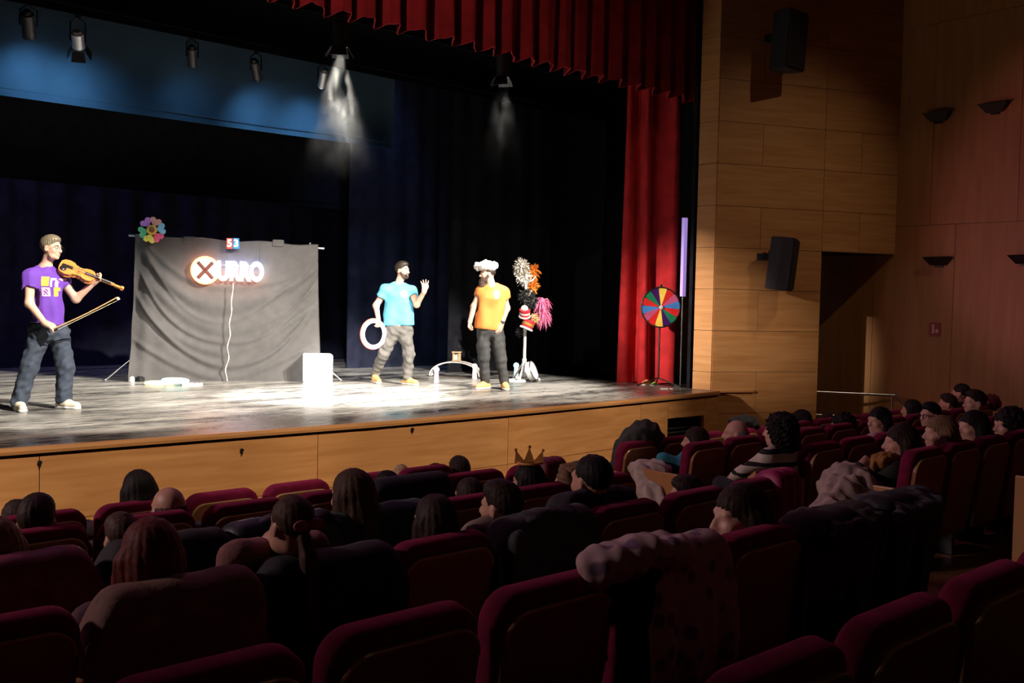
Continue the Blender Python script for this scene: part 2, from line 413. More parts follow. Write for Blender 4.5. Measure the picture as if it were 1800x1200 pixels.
def build_setting():
    # raked auditorium floor: one level per row
    ys = [8.6, 5.75] + [ROW_Y[k] - 0.10 for k in ROWS[1:]] + [-6.0]
    for i, k in enumerate(ROWS):
        y1, y0 = ys[i], ys[i + 1] if i < 5 else -6.0
        struct(MB().box((4.0, (y0 + y1) / 2, FLOOR_Z[k] - 0.15), (20.4, y1 - y0, 0.30)).build('floor', M_FLOOR))
    # stage floor with bowed front edge
    m = MB(); xs = np.linspace(-6, 11.3, 40)
    poly = [(x, front_y(x) + 0.03) for x in xs] + [(11.3, 17.5), (-6, 17.5)]
    m2 = MB(); a = [m2.bm.verts.new((x, y, STAGE - 0.12)) for x, y in poly]; b = [m2.bm.verts.new((x, y, STAGE - 0.004)) for x, y in poly]
    m2.bm.faces.new(a[::-1]); m2.bm.faces.new(b)
    for i in range(len(poly)): j = (i + 1) % len(poly); m2.bm.faces.new((a[i], a[j], b[j], b[i]))
    sf = struct(m2.build('stage_floor', M_BLACKPAINT))
    m2.__init__()
    # rolls of black dance vinyl laid side by side
    y = 8.16
    first = True
    while y < 17.3:
        y1 = min(y + 1.5, 17.5)
        if first:
            pts = [(x, front_y(x) + 0.035) for x in xs] + [(11.3, y1 - 0.006), (-6, y1 - 0.006)]
            q = MB(); aa = [q.bm.verts.new((px, py, STAGE - 0.003)) for px, py in pts]; bb = [q.bm.verts.new((px, py, STAGE)) for px, py in pts]
            q.bm.faces.new(aa[::-1]); q.bm.faces.new(bb)
            for i in range(len(pts)): j = (i + 1) % len(pts); q.bm.faces.new((aa[i], aa[j], bb[j], bb[i]))
            q.build('vinyl_strip', M_VINYL, sf); first = False
        else:
            MB().box((3.8, (y + y1) / 2 - 0.003, STAGE - 0.0015), (19.6, y1 - y - 0.006, 0.003)).build('vinyl_strip', M_VINYL, sf)
        y = y1
    MB().box((12.7, 13.1, STAGE - 0.06), (2.8, 8.8, 0.12)).build('wing_floor', M_BLACKPAINT, sf)
    # stage front: two rows of maple panels under a nosing
    fr = empty('stage_front', (0, 0, 0)); struct(fr)
    jx = [-6.0, -2.55, -0.15, 2.25, 4.65, 7.05, 9.45, 11.3]
    def fpanel(x0, x1, z0, z1, nm='panel', off=0.0, mat=None):
        g = 0.003
        me = grid_mesh(nm, lambda s, t: ((x0 + g) + (x1 - x0 - 2 * g) * s, front_y(x0 + (x1 - x0) * s) + off, (z0 + g) + (z1 - z0 - 2 * g) * t), max(2, int((x1 - x0) / 0.3)), 1, 0.02)
        return link(nm, me, mat or M_WOOD, fr)
    VX0, VX1, VZ0, VZ1 = 10.05, 10.93, 0.36, 0.70
    for i in range(len(jx) - 1):
        x0, x1 = jx[i], jx[i + 1]
        if i == len(jx) - 2:
            fpanel(x0, VX0, 0.41, 0.93); fpanel(VX1, x1, 0.41, 0.93); fpanel(VX0, VX1, VZ1, 0.93); fpanel(x0, VX0, 0.0, 0.41); fpanel(VX1, x1, 0.0, 0.41); fpanel(VX0, VX1, 0.0, VZ0)
        else:
            fpanel(x0, x1, 0.41, 0.93); fpanel(x0, x1, 0.0, 0.41)
    # carcass behind the panels
    me = grid_mesh('carcass', lambda s, t: (-6 + 17.3 * s, front_y(-6 + 17.3 * s) + 0.045 + (0.5 if VX0 - 0.1 < -6 + 17.3 * s < VX1 + 0.1 else 0), 0.93 * t), 60, 1, 0.02)
    link('carcass', me, M_BLACKPAINT, fr)
    nose = grid_mesh('nosing', lambda s, t: (-6 + 17.3 * s, front_y(-6 + 17.3 * s) + [-0.03, -0.035, -0.03, 0.04, 0.04, -0.03][min(5, round(t * 5))], [0.955, 0.98, 1.004, 1.004, 0.955, 0.955][min(5, round(t * 5))]), 60, 5)
    link('nosing', nose, M_WOOD, fr)
    me = grid_mesh('shadow_gap', lambda s, t: (-6 + 17.3 * s, front_y(-6 + 17.3 * s) + 0.02, 0.93 + 0.025 * t), 40, 1, 0.01)
    link('shadow_gap', me, M_BLACKPAINT, fr)
    # vent frame
    vy = front_y(10.5)
    for c, s in (((VX0 - 0.02, vy - 0.0, (VZ0 + VZ1) / 2), (0.05, 0.05, VZ1 - VZ0 + 0.1)), ((VX1 + 0.02, vy + 0.06, (VZ0 + VZ1) / 2), (0.05, 0.05, VZ1 - VZ0 + 0.1)), (((VX0 + VX1) / 2, vy + 0.02, VZ1 + 0.02), (VX1 - VX0, 0.06, 0.05)), (((VX0 + VX1) / 2, vy + 0.02, VZ0 - 0.02), (VX1 - VX0, 0.06, 0.05))):
        MB().box(c, s).build('vent_frame', M_WOOD, fr)
    for k in range(5):
        MB().box(((VX0 + VX1) / 2, vy + 0.12, VZ0 + 0.06 + 0.06 * k), (VX1 - VX0, 0.05, 0.006), (0.6, 0, 0)).build('vent_slat', M_BLACKPAINT, fr)
    for px_, pz_ in ((2.25, 0.88), (2.25, 0.56), (5.72, 0.90), (9.55, 0.66), (3.9, 0.84)):
        MB().cyl((px_, front_y(px_) - 0.02, pz_), (px_, front_y(px_) + 0.02, pz_), 0.016, n=10).box((px_, front_y(px_) - 0.012, pz_ - 0.022), (0.012, 0.012, 0.03)).build('panel_clip', M_DARKMETAL, fr)

    # proscenium pier with splayed face
    E0 = Vector((11.31, 8.36, 0)); dirv = Vector((0.911, -0.4115, 0)).normalized()
    pier = empty('wall_proscenium', (0, 0, 0)); struct(pier)
    def foot(poly, z0, z1, nm, mat):
        m = MB(); a = [m.bm.verts.new((x, y, z0)) for x, y in poly]; b = [m.bm.verts.new((x, y, z1)) for x, y in poly]
        m.bm.faces.new(a[::-1]); m.bm.faces.new(b)
        for i in range(len(poly)): j = (i + 1) % len(poly); m.bm.faces.new((a[i], a[j], b[j], b[i]))
        return m.build(nm, mat, pier)
    p = lambda t, o=0.0: (E0.x + dirv.x * t + o * 0.4115, E0.y + dirv.y * t + o * 0.911)
    foot([(11.325, 8.68), p(0.0, 0.016), p(1.757, 0.016), (13.05, 8.68)], 0, 3.04, 'pier_core', M_BLACKPAINT)
    foot([(11.325, 8.68), p(0.0, 0.016), p(3.06, 0.016), (14.12, 8.68)], 3.04, 9.3, 'pier_core', M_BLACKPAINT)
    ang = math.atan2(dirv.y, dirv.x)
    zs = [3.04 + 0.593 * k for k in range(-5, 11)]; zs[0] = 0.0
    for r in range(len(zs) - 1):
        z0, z1 = zs[r], zs[r + 1]
        if z1 <= z0: continue
        cols = [0.0, 0.72, 1.757] if r % 2 else [0.0, 1.757]
        if z0 > 3.0: cols = cols + ([2.4, 3.05] if r % 2 else [3.05])
        for c in range(len(cols) - 1):
            t0, t1 = cols[c], cols[c + 1]; q = p((t0 + t1) / 2, 0.0)
            MB().box((0, 0, 0), (t1 - t0 - 0.006, 0.02, z1 - z0 - 0.006)).build('wood_panel', M_WOOD, pier, (q[0], q[1], (z0 + z1) / 2), (0, 0, ang))
        if z1 > 1.0:
            MB().box((0, 0, 0), (0.32, 0.02, z1 - max(z0, 1.0) - 0.006)).build('wood_panel', M_WOOD, pier, (11.305, 8.52, (max(z0, 1.0) + z1) / 2), (0, 0, math.pi / 2))
    # soffit under the overhang and jamb of the side passage
    q0, q1 = p(1.757), p(3.05)
    MB().box((0, 0, 0), (0.9, 0.02, 2.98)).build('passage_jamb', M_WOODV, pier, (12.98, 8.1, 1.5), (0, 0, math.pi / 2 - 0.1))
    # ledge strip that carries the stage nosing onto the pier
    q = p(0.33, -0.02)
    MB().box((0, 0, 0), (0.68, 0.05, 0.03), bev=0.004).build('ledge', M_WOOD, pier, (q[0], q[1], 0.985), (0, 0, ang))
    # hall walls
    wr = struct(MB().box((WALL_X + 0.11, 2.2, 4.65), (0.20, 16.4, 9.3)).build('wall_right', M_BLACKPAINT))
    ycols = [-6 + 1.22 * k for k in range(13)]
    for r, (z0, z1) in enumerate(((0.0, 3.46), (3.46, 6.4), (6.4, 9.3))):
        for c in range(12):
            y0 = ycols[c] + (0.38 if r % 2 else 0.0); y1 = y0 + 1.22
            MB().box((0, 0, 0), (0.02, y1 - y0 - 0.006, z1 - z0 - 0.006)).build('wood_panel', M_WOODW, wr, (WALL_X, (y0 + y1) / 2, (z0 + z1) / 2))
    struct(MB().box((WALL_X - 0.3, 10.6, 1.6), (2.6, 0.2, 3.2)).build('wall_passage', M_WOODV))
    struct(MB().box((-6.2, 1.2, 4.65), (0.2, 14.6, 9.3)).build('wall_left', M_WOODW))
    struct(MB().box((4, -6.1, 4.65), (20.6, 0.2, 9.3)).build('wall_back', M_CEIL))
    struct(MB().box((4, 1.2, 9.4), (20.8, 15.0, 0.2)).build('ceiling', M_CEIL))
    # stage house
    struct(MB().box((4, 17.7, 4.65), (20.6, 0.2, 9.3)).build('wall_stage_back', M_BLACKPAINT))
    struct(MB().box((-6.2, 13.1, 4.65), (0.2, 9.2, 9.3)).build('wall_stage_left', M_BLACKPAINT))
    struct(MB().box((14.3, 14.2, 4.65), (0.2, 7.0, 9.3)).build('wall_stage_right', M_BLACKPAINT))
    struct(MB().box((4, 13.1, 9.4), (20.8, 9.2, 0.2)).build('ceiling_stage', M_BLACKPAINT))
    struct(MB().box((2.7, 8.52, 8.2), (17.6, 0.30, 2.2)).build('wall_header', M_BLACKPAINT))
    # black masking flat behind the pier
    o = MB().box((12.15, 8.82, 5.1), (1.55, 0.06, 8.2)).build('masking_flat', M_BLACK)
    meta(o, 'tall black masking flat just behind the wooden proscenium pier', 'stage flat')

def curtain(name, pts, z0, z1, mat, label, cat, fold=0.07, wl=0.22, flare=0.0, seed=0, nz=24, thick=0.012, group=None, hem=0.0, per=14, sharp=False):
    pts = [Vector((x, y, 0)) for x, y in pts]
    seg = [(pts[i + 1] - pts[i]).length for i in range(len(pts) - 1)]; Ltot = sum(seg)
    rs = random.Random(seed); ph = [rs.uniform(0, 6.28) for _ in range(4)]
    def along(s):
        d = s * Ltot
        for i, g in enumerate(seg):
            if d <= g or i == len(seg) - 1:
                t = (pts[i + 1] - pts[i]).normalized(); return pts[i] + t * d, t
            d -= g
    nu = int(Ltot / wl * per)
    def fn(s, t):
        p, tg = along(s); n = Vector((tg.y, -tg.x, 0))
        d = s * Ltot; a = d / wl * 2 * math.pi
        a += 0.9 * math.sin(d * 1.7 + ph[0]) + 0.5 * math.sin(d * 4.1 + ph[1])
        w = math.sin(a)
        if sharp: w = 2.0 * abs(math.sin(a / 2)) - 1.0
        w += 0.25 * math.sin(2.1 * a + ph[2] + 2 * t)
        amp = fold * (1 + flare * (1 - t))
        q = p + n * (w * amp) + tg * (0.25 * fold * math.sin(a * 0.5 + ph[3] + 3 * t))
        zz = z0 + (z1 - z0) * t + (hem * w * (1 - t) ** 8)
        return (q.x, q.y, zz)
    me = grid_mesh(name, fn, nu, nz, thick)
    o = link(name, me, mat, None, smooth=True)
    return meta(o, label, cat, group)

M_VINYL = None
def vinyl():
    m, nt, b = nodes_of('black_dance_vinyl')
    tc = nt.nodes.new('ShaderNodeTexCoord')
    def noise(scale, stretch, detail=6):
        mp = nt.nodes.new('ShaderNodeMapping'); mp.inputs['Scale'].default_value = stretch; nt.links.new(tc.outputs['Object'], mp.inputs[0])
        n = nt.nodes.new('ShaderNodeTexNoise'); n.inputs['Scale'].default_value = scale; n.inputs['Detail'].default_value = detail
        nt.links.new(mp.outputs[0], n.inputs[0]); return n
    n1 = noise(1.1, (0.5, 2.6, 1)); n2 = noise(6.0, (0.7, 4.0, 1), 8)
    mul = nt.nodes.new('ShaderNodeMath'); mul.operation = 'MULTIPLY'; nt.links.new(n1.outputs[0], mul.inputs[0]); nt.links.new(n2.outputs[0], mul.inputs[1])
    r = nt.nodes.new('ShaderNodeValToRGB'); e = r.color_ramp.elements
    e[0].position = 0.12; e[0].color = (0.012, 0.013, 0.016, 1); e[1].position = 0.36; e[1].color = (0.36, 0.34, 0.31, 1)
    nt.links.new(mul.outputs[0], r.inputs[0]); nt.links.new(r.outputs[0], b.inputs['Base Color'])
    rr = nt.nodes.new('ShaderNodeMapRange'); rr.inputs['From Min'].default_value = 0.15; rr.inputs['From Max'].default_value = 0.4; rr.inputs['To Min'].default_value = 0.20; rr.inputs['To Max'].default_value = 0.50
    nt.links.new(mul.outputs[0], rr.inputs['Value']); nt.links.new(rr.outputs[0], b.inputs['Roughness'])
    bp = nt.nodes.new('ShaderNodeBump'); bp.inputs['Strength'].default_value = 0.12; bp.inputs['Distance'].default_value = 0.01
    nt.links.new(n2.outputs[0], bp.inputs['Height']); nt.links.new(bp.outputs[0], b.inputs['Normal'])
    return m
M_VINYL = vinyl()
M_WOODW = wood('hall_wall_panel', (0.34, 0.145, 0.036), (0.44, 0.20, 0.058), (6, 6, 0.6), 0.5)
build_setting()

# drapes
curtain('valance', [(-5.5, 9.0), (11.95, 9.0)], 5.2, 9.1, M_RED, 'pleated red velvet valance hanging across the top of the stage', 'curtain', 0.085, 0.33, 0.1, 3, 6, hem=0.03, sharp=True)
curtain('stage_curtain', [(11.22, 10.02), (11.42, 9.62), (11.66, 9.42), (11.84, 9.38)], 1.0, 5.6, M_RED, 'red velvet stage curtain bunched at the right behind the prize wheel', 'curtain', 0.075, 0.34, 0.8, 8, 30)
curtain('backdrop_curtain', [(-6.0, 16.6), (13.9, 16.6)], 1.0, 9.2, M_NAVYCLOTH, 'dark navy curtain closing off the back of the stage', 'curtain', 0.05, 0.5, 0, 4, 4, per=8)
curtain('wing_curtain', [(9.0, 14.3), (11.6, 14.3)], 1.0, 9.0, M_NAVYCLOTH, 'dark navy wing curtain further upstage, left of the other two', 'curtain', 0.03, 0.42, 0, 5, 4, per=8)
curtain('wing_curtain', [(9.98, 12.75), (12.3, 12.75)], 1.0, 9.0, M_BLACK, 'black wing curtain behind the feather-covered coat stand', 'curtain', 0.025, 0.5, 0, 6, 4, per=8)
curtain('wing_curtain', [(12.2, 11.4), (14.1, 11.4)], 1.0, 9.0, M_BLACK, 'black wing curtain just left of the red stage curtain', 'curtain', 0.03, 0.5, 0, 7, 4, per=8)
def border(y, z0, z1, x0, x1, mat, label, sag=0.0, name='border_cloth'):
    me = grid_mesh(name, lambda s, t: (x0 + (x1 - x0) * s, y + 0.012 * math.sin(17 * s) * (1 - t), z0 + (z1 - z0) * t - (1 - t) * sag * math.sin(math.pi * s)), 60, 6, 0.012)
    o = link(name, me, mat, None, smooth=True); meta(o, label, 'stage border')
    w = (x1 - x0) / 2
    MB().box(((x0 + x1) / 2, y - 0.001, z0 + 0.035 - 0.0), (0.01, 0.002, 0.002)) 
    tb = MB(); tb.tube([(x0 + (x1 - x0) * s, y - 0.008, z0 + 0.09 - sag * math.sin(math.pi * s) * 0.97) for s in np.linspace(0, 1, 30)], 0.005, 5)
    tb.build('hem_seam', mat, o)
    return o
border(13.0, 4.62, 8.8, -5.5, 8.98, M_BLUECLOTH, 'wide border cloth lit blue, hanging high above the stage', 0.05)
border(11.5, 5.32, 9.0, -5.5, 13.5, M_BLACK, 'black border cloth hanging in front of the blue-lit one')
border(10.4, 5.62, 9.0, -5.5, 13.5, M_BLACK, 'black border cloth close behind the red valance')
border(14.5, 3.74, 8.8, -5.5, 9.04, M_BLACK, 'lowest black border cloth, far upstage below the blue-lit one')
# ------------------------------------------------------------------ stage lanterns, battens, haze
def batten(y, z, x0, x1, label):
    o = MB().cyl((x0, y, z), (x1, y, z), 0.025, n=10).build('batten', M_DARKMETAL)
    return meta(o, label, 'stage batten')
batten(10.0, 5.78, -5, 13, 'dark steel batten carrying the two white spotlights behind the red valance')
batten(12.3, 5.62, -5, 9.5, 'dark steel batten carrying the lamps in front of the blue border cloth')

def lantern(loc, aim, label, barn=True, color=(1, 1, 1), power=0, deg=40, body=M_PLASTIC, length=0.26, r=0.085, blend=0.5, name='stage_spotlight', bz=None):
    """theatre lantern: yoke and clamp on a batten, can body, lens and barn doors; the lamp sits in the lens"""
    loc = Vector(loc); t = empty(name, loc, 0, label, 'spotlight')
    d = (Vector(aim) - loc).normalized(); q = d.to_track_quat('-Z', 'Y').to_matrix()
    def pt(x, y, z): return q @ Vector((x, y, z))
    MB().cyl(pt(0, 0, length * 0.55), pt(0, 0, -length * 0.45), r, n=18).cyl(pt(0, 0, length * 0.55), pt(0, 0, length * 0.7), r * 0.8, r * 0.55, n=18).build('can_body', body, t, smooth=True)
    MB().cyl(pt(0, 0, -length * 0.45), pt(0, 0, -length * 0.52), r * 1.12, n=18, caps=False).build('front_ring', M_DARKMETAL, t, smooth=True)
    MB().cyl(pt(0, 0, -length * 0.455), pt(0, 0, -length * 0.462), r * 0.92, n=18).build('lens', em('lens_glow_%d' % (int(color[0] * 9) * 100 + int(color[2] * 9) + int(power > 0) * 1000), tuple(color), 14.0 if power else 0.2), t)
    hz = (bz - loc.z) if bz else 0.3
    MB().tube([pt(r * 1.2, 0, 0), pt(r * 1.2, 0, 0) + Vector((0, 0, hz * 0.55)), Vector((0, 0, hz * 0.7)), pt(-r * 1.2, 0, 0) + Vector((0, 0, hz * 0.55)), pt(-r * 1.2, 0, 0)], 0.010, 6).build('yoke', M_DARKMETAL, t)
    MB().box((0, 0, hz * 0.7 + 0.03), (0.05, 0.05, 0.08), bev=0.006).cyl((0, -0.04, hz - 0.01), (0, 0.04, hz - 0.01), 0.034, n=10).build('hook_clamp', M_DARKMETAL, t)
    if barn:
        for k in range(4):
            a = k * math.pi / 2
            m = MB(); w = r * 0.95
            c = [(-w, r * 1.1, -length * 0.52), (w, r * 1.1, -length * 0.52), (w * 1.25, r * 1.9, -length * 0.52 - 0.11), (-w * 1.25, r * 1.9, -length * 0.52 - 0.11)]
            rz_ = Matrix.Rotation(a, 3, 'Z')
            vs = [q @ (rz_ @ Vector(p)) for p in c]; nn = (vs[1] - vs[0]).cross(vs[2] - vs[0]).normalized() * 0.004
            A = [m.bm.verts.new(v) for v in vs]; B = [m.bm.verts.new(v + nn) for v in vs]
            m.bm.faces.new(A); m.bm.faces.new(B[::-1])
            for i in range(4): m.bm.faces.new((A[i], A[(i + 1) % 4], B[(i + 1) % 4], B[i]))
            m.build('barn_door', M_DARKMETAL, t)
    if power:
        p = loc + d * (length * 0.50)
        s = spot('lantern_beam', p, aim, power, color, deg, blend, r * 0.6)
        s.parent = t; s.location = p - loc
    return t
S1 = at_y(597, 62, 10.0); S2 = at_y(884, 118, 10.0)
lantern(S1, S1 + Vector((0.25, 0.35, -4.0)), 'spotlight with a bright beam falling through thick haze', True, (1, 0.97, 0.9), 5200, 42, bz=5.78)
lantern(S2, S2 + Vector((0.35, 0.25, -4.0)), 'spotlight with open barn doors right of the hazy one', True, (1, 0.95, 0.88), 1100, 44, bz=5.78)
BL = (0.30, 0.62, 1.0)
M_SILVER = pm('silver_paint', (0.6, 0.62, 0.66), 0.35, 0.1, 20, metal=0.6)
lantern(at_y(50, 45, 12.3), at_y(64, 170, 13.0), 'lamp at the far top left with reddish glints, lighting the blue border', False, BL, 56, 112, M_PLASTIC, 0.28, 0.075, 1.0, bz=5.62)
lantern(at_y(137, 72, 12.3), at_y(150, 190, 13.0), 'wide silver flood lamp second from the left edge of the stage lights', True, BL, 40, 112, M_SILVER, 0.2, 0.07, 1.0, bz=5.62)
lantern(at_y(450, 124, 12.3), at_y(475, 250, 13.0), 'slim black lamp with one lit edge in front of the blue border', False, BL, 56, 112, M_PLASTIC, 0.26, 0.06, 1.0, bz=5.62)
lantern(at_y(567, 141, 12.3), at_y(545, 262, 13.0), 'tilted silver lamp hanging just left of the haze cloud', False, BL, 56, 112, M_SILVER, 0.24, 0.055, 1.0, bz=5.62)

lantern(at_y(338, 100, 12.3), at_y(345, 215, 13.0), 'unlit-looking black lamp in the middle of the blue border', False, BL, 12, 112, M_PLASTIC, 0.24, 0.06, 1.0, bz=5.62)

def haze(name, top, bottom, r0, r1, density, label, seed, lo=0.44):
    """smoke drifting through a beam: a volume whose density is noise that thins out towards its rim and its foot"""
    m = bpy.data.materials.new(name + '_smoke_%d' % seed); m.use_nodes = True; nt = m.node_tree
    for n in list(nt.nodes):
        if n.type == 'BSDF_PRINCIPLED': nt.nodes.remove(n)
    out = [n for n in nt.nodes if n.type == 'OUTPUT_MATERIAL'][0]
    def math_(op, a, b_=None, clamp=False):
        q = nt.nodes.new('ShaderNodeMath'); q.operation = op; q.use_clamp = clamp
        for i, x in enumerate((a, b_)):
            if x is None: continue
            if isinstance(x, (int, float)): q.inputs[i].default_value = x
            else: nt.links.new(x, q.inputs[i])
        return q.outputs[0]
    top = Vector(top); bottom = Vector(bottom); ax = bottom - top; H = -ax.z
    vs = nt.nodes.new('ShaderNodeVolumeScatter'); vs.inputs['Color'].default_value = (0.95, 0.95, 0.9, 1); vs.inputs['Anisotropy'].default_value = 0.1
    tc = nt.nodes.new('ShaderNodeTexCoord'); mp = nt.nodes.new('ShaderNodeMapping'); mp.inputs['Location'].default_value = (seed, seed * 2, 0); mp.inputs['Scale'].default_value = (1.5, 1.5, 0.8)
    nt.links.new(tc.outputs['Object'], mp.inputs[0])
    n = nt.nodes.new('ShaderNodeTexNoise'); n.inputs['Scale'].default_value = 2.6; n.inputs['Detail'].default_value = 5; n.inputs['Distortion'].default_value = 1.6
    nt.links.new(mp.outputs[0], n.inputs[0])
    sx = nt.nodes.new('ShaderNodeSeparateXYZ'); nt.links.new(tc.outputs['Object'], sx.inputs[0])
    t = math_('DIVIDE', sx.outputs[2], -H)                      # 0 at the lamp, 1 at the foot
    dx = math_('SUBTRACT', sx.outputs[0], math_('MULTIPLY', t, ax.x)); dy = math_('SUBTRACT', sx.outputs[1], math_('MULTIPLY', t, ax.y))
    rad = math_('SQRT', math_('ADD', math_('MULTIPLY', dx, dx), math_('MULTIPLY', dy, dy)))
    rim = math_('SUBTRACT', 1.0, math_('DIVIDE', rad, math_('ADD', math_('MULTIPLY', t, r1 - r0), r0)), True)
    foot = math_('POWER', math_('SUBTRACT', 1.0, t, True), 2.6)
    nz = math_('MULTIPLY', math_('SUBTRACT', n.outputs[0], lo, True), 5.0)
    head = math_('ADD', math_('MULTIPLY', t, 2.5, True), 0.10)
    den = math_('MULTIPLY', math_('MULTIPLY', math_('MULTIPLY', math_('MULTIPLY', math_('POWER', rim, 1.3), foot), nz), head), density)
    nt.links.new(den, vs.inputs['Density']); nt.links.new(vs.outputs[0], out.inputs['Volume'])
    o = MB().cyl(Vector((0, 0, 0)), bottom - top, r0, r1, n=24).build(name, m, None, top)
    return meta(o, label, 'haze', kind='stuff')
haze('haze_cloud', S1 + Vector((0, 0, -0.18)), S1 + Vector((0.16, 0.2, -1.75)), 0.14, 0.66, 0.50, 'thick pale haze glowing under the left of the two white spotlights', 3)
haze('haze_cloud', S2 + Vector((0.0, 0, -0.18)), S2 + Vector((0.10, 0.1, -1.6)), 0.14, 0.62, 0.07, 'faint thin haze under the right of the two white spotlights', 8)

# ------------------------------------------------------------------ black cloth screen with neon sign
A = at_z(232, 669, STAGE); B = at_z(560, 669, STAGE)
ax_ = (B - A); SW = Vector((ax_.x, ax_.y, 0)).length; ax_ = Vector((ax_.x, ax_.y, 0)).normalized(); SANG = math.atan2(ax_.y, ax_.x)
SH = 2.03
M_SCREEN = pm('charcoal_sheet', (0.078, 0.073, 0.072), 0.85, 0.10, 9, sheen=0.3, spec=0.2, bump=0.1, bscale=90)
scr = empty('cloth_screen', A, SANG, 'charcoal cloth sheet hung as a screen on a metal frame', 'screen')
def scr_fn(s, t):
    # local x along the screen, y towards the back, z up; swag folds run from the upper corners down to the lower middle
    x = SW * (0.012 + 0.976 * s)
    spread = (1 - t) ** 1.6 * 0.07
    x += (s - 0.5) * 2 * spread
    top = SH - 0.05 * s - 0.03 * math.sin(9 * s) ** 2
    z = top * t
    c = (s - 0.5 + 0.02 * math.sin(5 * t)) * 2
    y = 0.0
    for k, (hf, ef, pw_, wd, am) in enumerate(((0.02, 0.30, 1.5, 0.05, 0.03), (0.10, 0.62, 2.0, 0.045, 0.05), (0.19, 0.60, 1.6, 0.07, 0.035), (0.27, 0.80, 2.3, 0.035, 0.04), (0.36, 0.74, 1.9, 0.08, 0.03), (0.42, 0.97, 2.0, 0.03, 0.022), (0.53, 0.90, 2.2, 0.085, 0.045), (0.66, 0.99, 2.6, 0.05, 0.02))):
        sk = 1 + 0.18 * math.sin(k * 2.1) * (1 if c > 0 else -1)
        h = SH * hf; e_ = SH * ef * (0.94 if c > 0 else 1.0)
        zc = h + (e_ - h) * abs(c) ** (pw_ * sk) + 0.02 * math.sin(4 * c + k)
        q_ = (z - zc) / (wd * (1.25 - 0.5 * abs(c))); fade = 1 if abs(c) < 0.88 else max(0, (1 - abs(c)) / 0.12)
        y -= am * (0.55 + 0.45 * abs(c)) * (math.exp(-q_ * q_) - 0.35 * math.exp(-((q_ + 1.6) ** 2))) * fade
    y += 0.012 * math.sin(7 * s + 4 * t) + 0.006 * math.sin(23 * s + 2 * t)
    y += -0.05 * math.exp(-(s / 0.05) ** 2) * math.sin(20 * t) * (1 - t)
    y += 0.02 * math.sin(60 * s) * math.exp(-(s / 0.10) ** 2)
    y -= 0.10 * (1 - t) ** 3
    return (x, y, z)
link('sheet', grid_mesh('sheet', scr_fn, 130, 90, 0.006), M_SCREEN, scr, smooth=True)
MB().cyl((-0.06, 0.06, SH - 0.02), (SW + 0.06, 0.06, SH - 0.11), 0.016, n=10).build('crossbar', M_METAL, scr, smooth=True)
for x in (0.12, SW - 0.14):
    MB().cyl((x, 0.10, 0.02), (x, 0.10, SH - 0.03), 0.016, n=10).build('upright', M_METAL, scr, smooth=True)
    sx = -1 if x < 1 else 1
    for dx, dy in ((sx * 0.46, -0.12), (-sx * 0.05, 0.42), (sx * 0.12, 0.34)):
        MB().cyl((x, 0.10, 0.42), (x + dx, 0.10 + dy, 0.012), 0.011, n=8).sph((x + dx, 0.10 + dy, 0.014), 0.014, 8).build('leg', M_METAL, scr)
for x in (0.74, 1.95):
    MB().box((x, 0.03, SH - 0.06), (0.16, 0.09, 0.10), bev=0.02).build('clamp_fold', M_SCREEN, scr)
SCR_M = Matrix.Translation(A) @ Matrix.Rotation(SANG, 4, 'Z')
def on_screen(u, v, off=-0.06):
    """local (x, z) on the screen plane for a point of the photograph"""
    n = Vector((-ax_.y, ax_.x, 0)); r = Vector(ray(u, v)); o = Vector((0, 0, CAMZ))
    t = (A + n * off - o).dot(n) / r.dot(n); p = SCR_M.inverted() @ (o + r * t); return p
def text_mesh(txt, size, depth, bold=0.0):
    c = bpy.data.curves.new('lettering', 'FONT'); c.body = txt; c.size = size; c.extrude = depth; c.offset = bold; c.align_x = 'CENTER'; c.align_y = 'CENTER'
    o = bpy.data.objects.new('lettering', c); COL.objects.link(o); bpy.context.view_layer.update()
    dg = bpy.context.evaluated_depsgraph_get(); me = bpy.data.meshes.new_from_object(o.evaluated_get(dg)); bpy.data.objects.remove(o); bpy.data.curves.remove(c)
    return me
def neon_mat():
    m, nt, b = nodes_of('neon_letters')
    tc = nt.nodes.new('ShaderNodeTexCoord'); sx = nt.nodes.new('ShaderNodeSeparateXYZ'); nt.links.new(tc.outputs['Object'], sx.inputs[0])
    r = nt.nodes.new('ShaderNodeValToRGB'); e = r.color_ramp.elements
    mr = nt.nodes.new('ShaderNodeMapRange'); mr.inputs['From Min'].default_value = -0.13; mr.inputs['From Max'].default_value = 0.13; nt.links.new(sx.outputs[1], mr.inputs['Value'])
    e[0].position = 0.0; e[0].color = (1.0, 0.28, 0.10, 1); e[1].position = 1.0; e[1].color = (0.12, 0.32, 1.0, 1)
    k = e.new(0.5); k.color = (1.0, 0.9, 0.95, 1)
    nt.links.new(mr.outputs[0], r.inputs[0]); nt.links.new(r.outputs[0], b.inputs['Emission Color']); b.inputs['Emission Strength'].default_value = 16
    b.inputs['Base Color'].default_value = (0.8, 0.8, 0.8, 1); MATS['neon'] = m; return m
M_NEON = neon_mat()
c1 = on_screen(361, 475); c2 = on_screen(423, 477)
sg = empty('neon_sign', SCR_M @ Vector((c1.x, -0.085, c1.z)), SANG, 'glowing neon sign, a disc with a dark X and lettering, on the cloth screen', 'neon sign')
nx = c2.x - c1.x
M_NRED = em('neon_disc_glow', (1.0, 0.45, 0.26), 13.0)
RX = Matrix.Rotation(math.pi / 2, 3, 'X')
MB().cyl((0, 0.025, 0), (0, 0.0, 0), 0.178, n=40).build('disc', M_NRED, sg, smooth=True)
MB().torus((0, -0.002, 0), 0.182, 0.014, 40, 8).build('disc_rim', em('neon_rim_glow', (1.0, 0.20, 0.06), 9.0), sg, smooth=True)
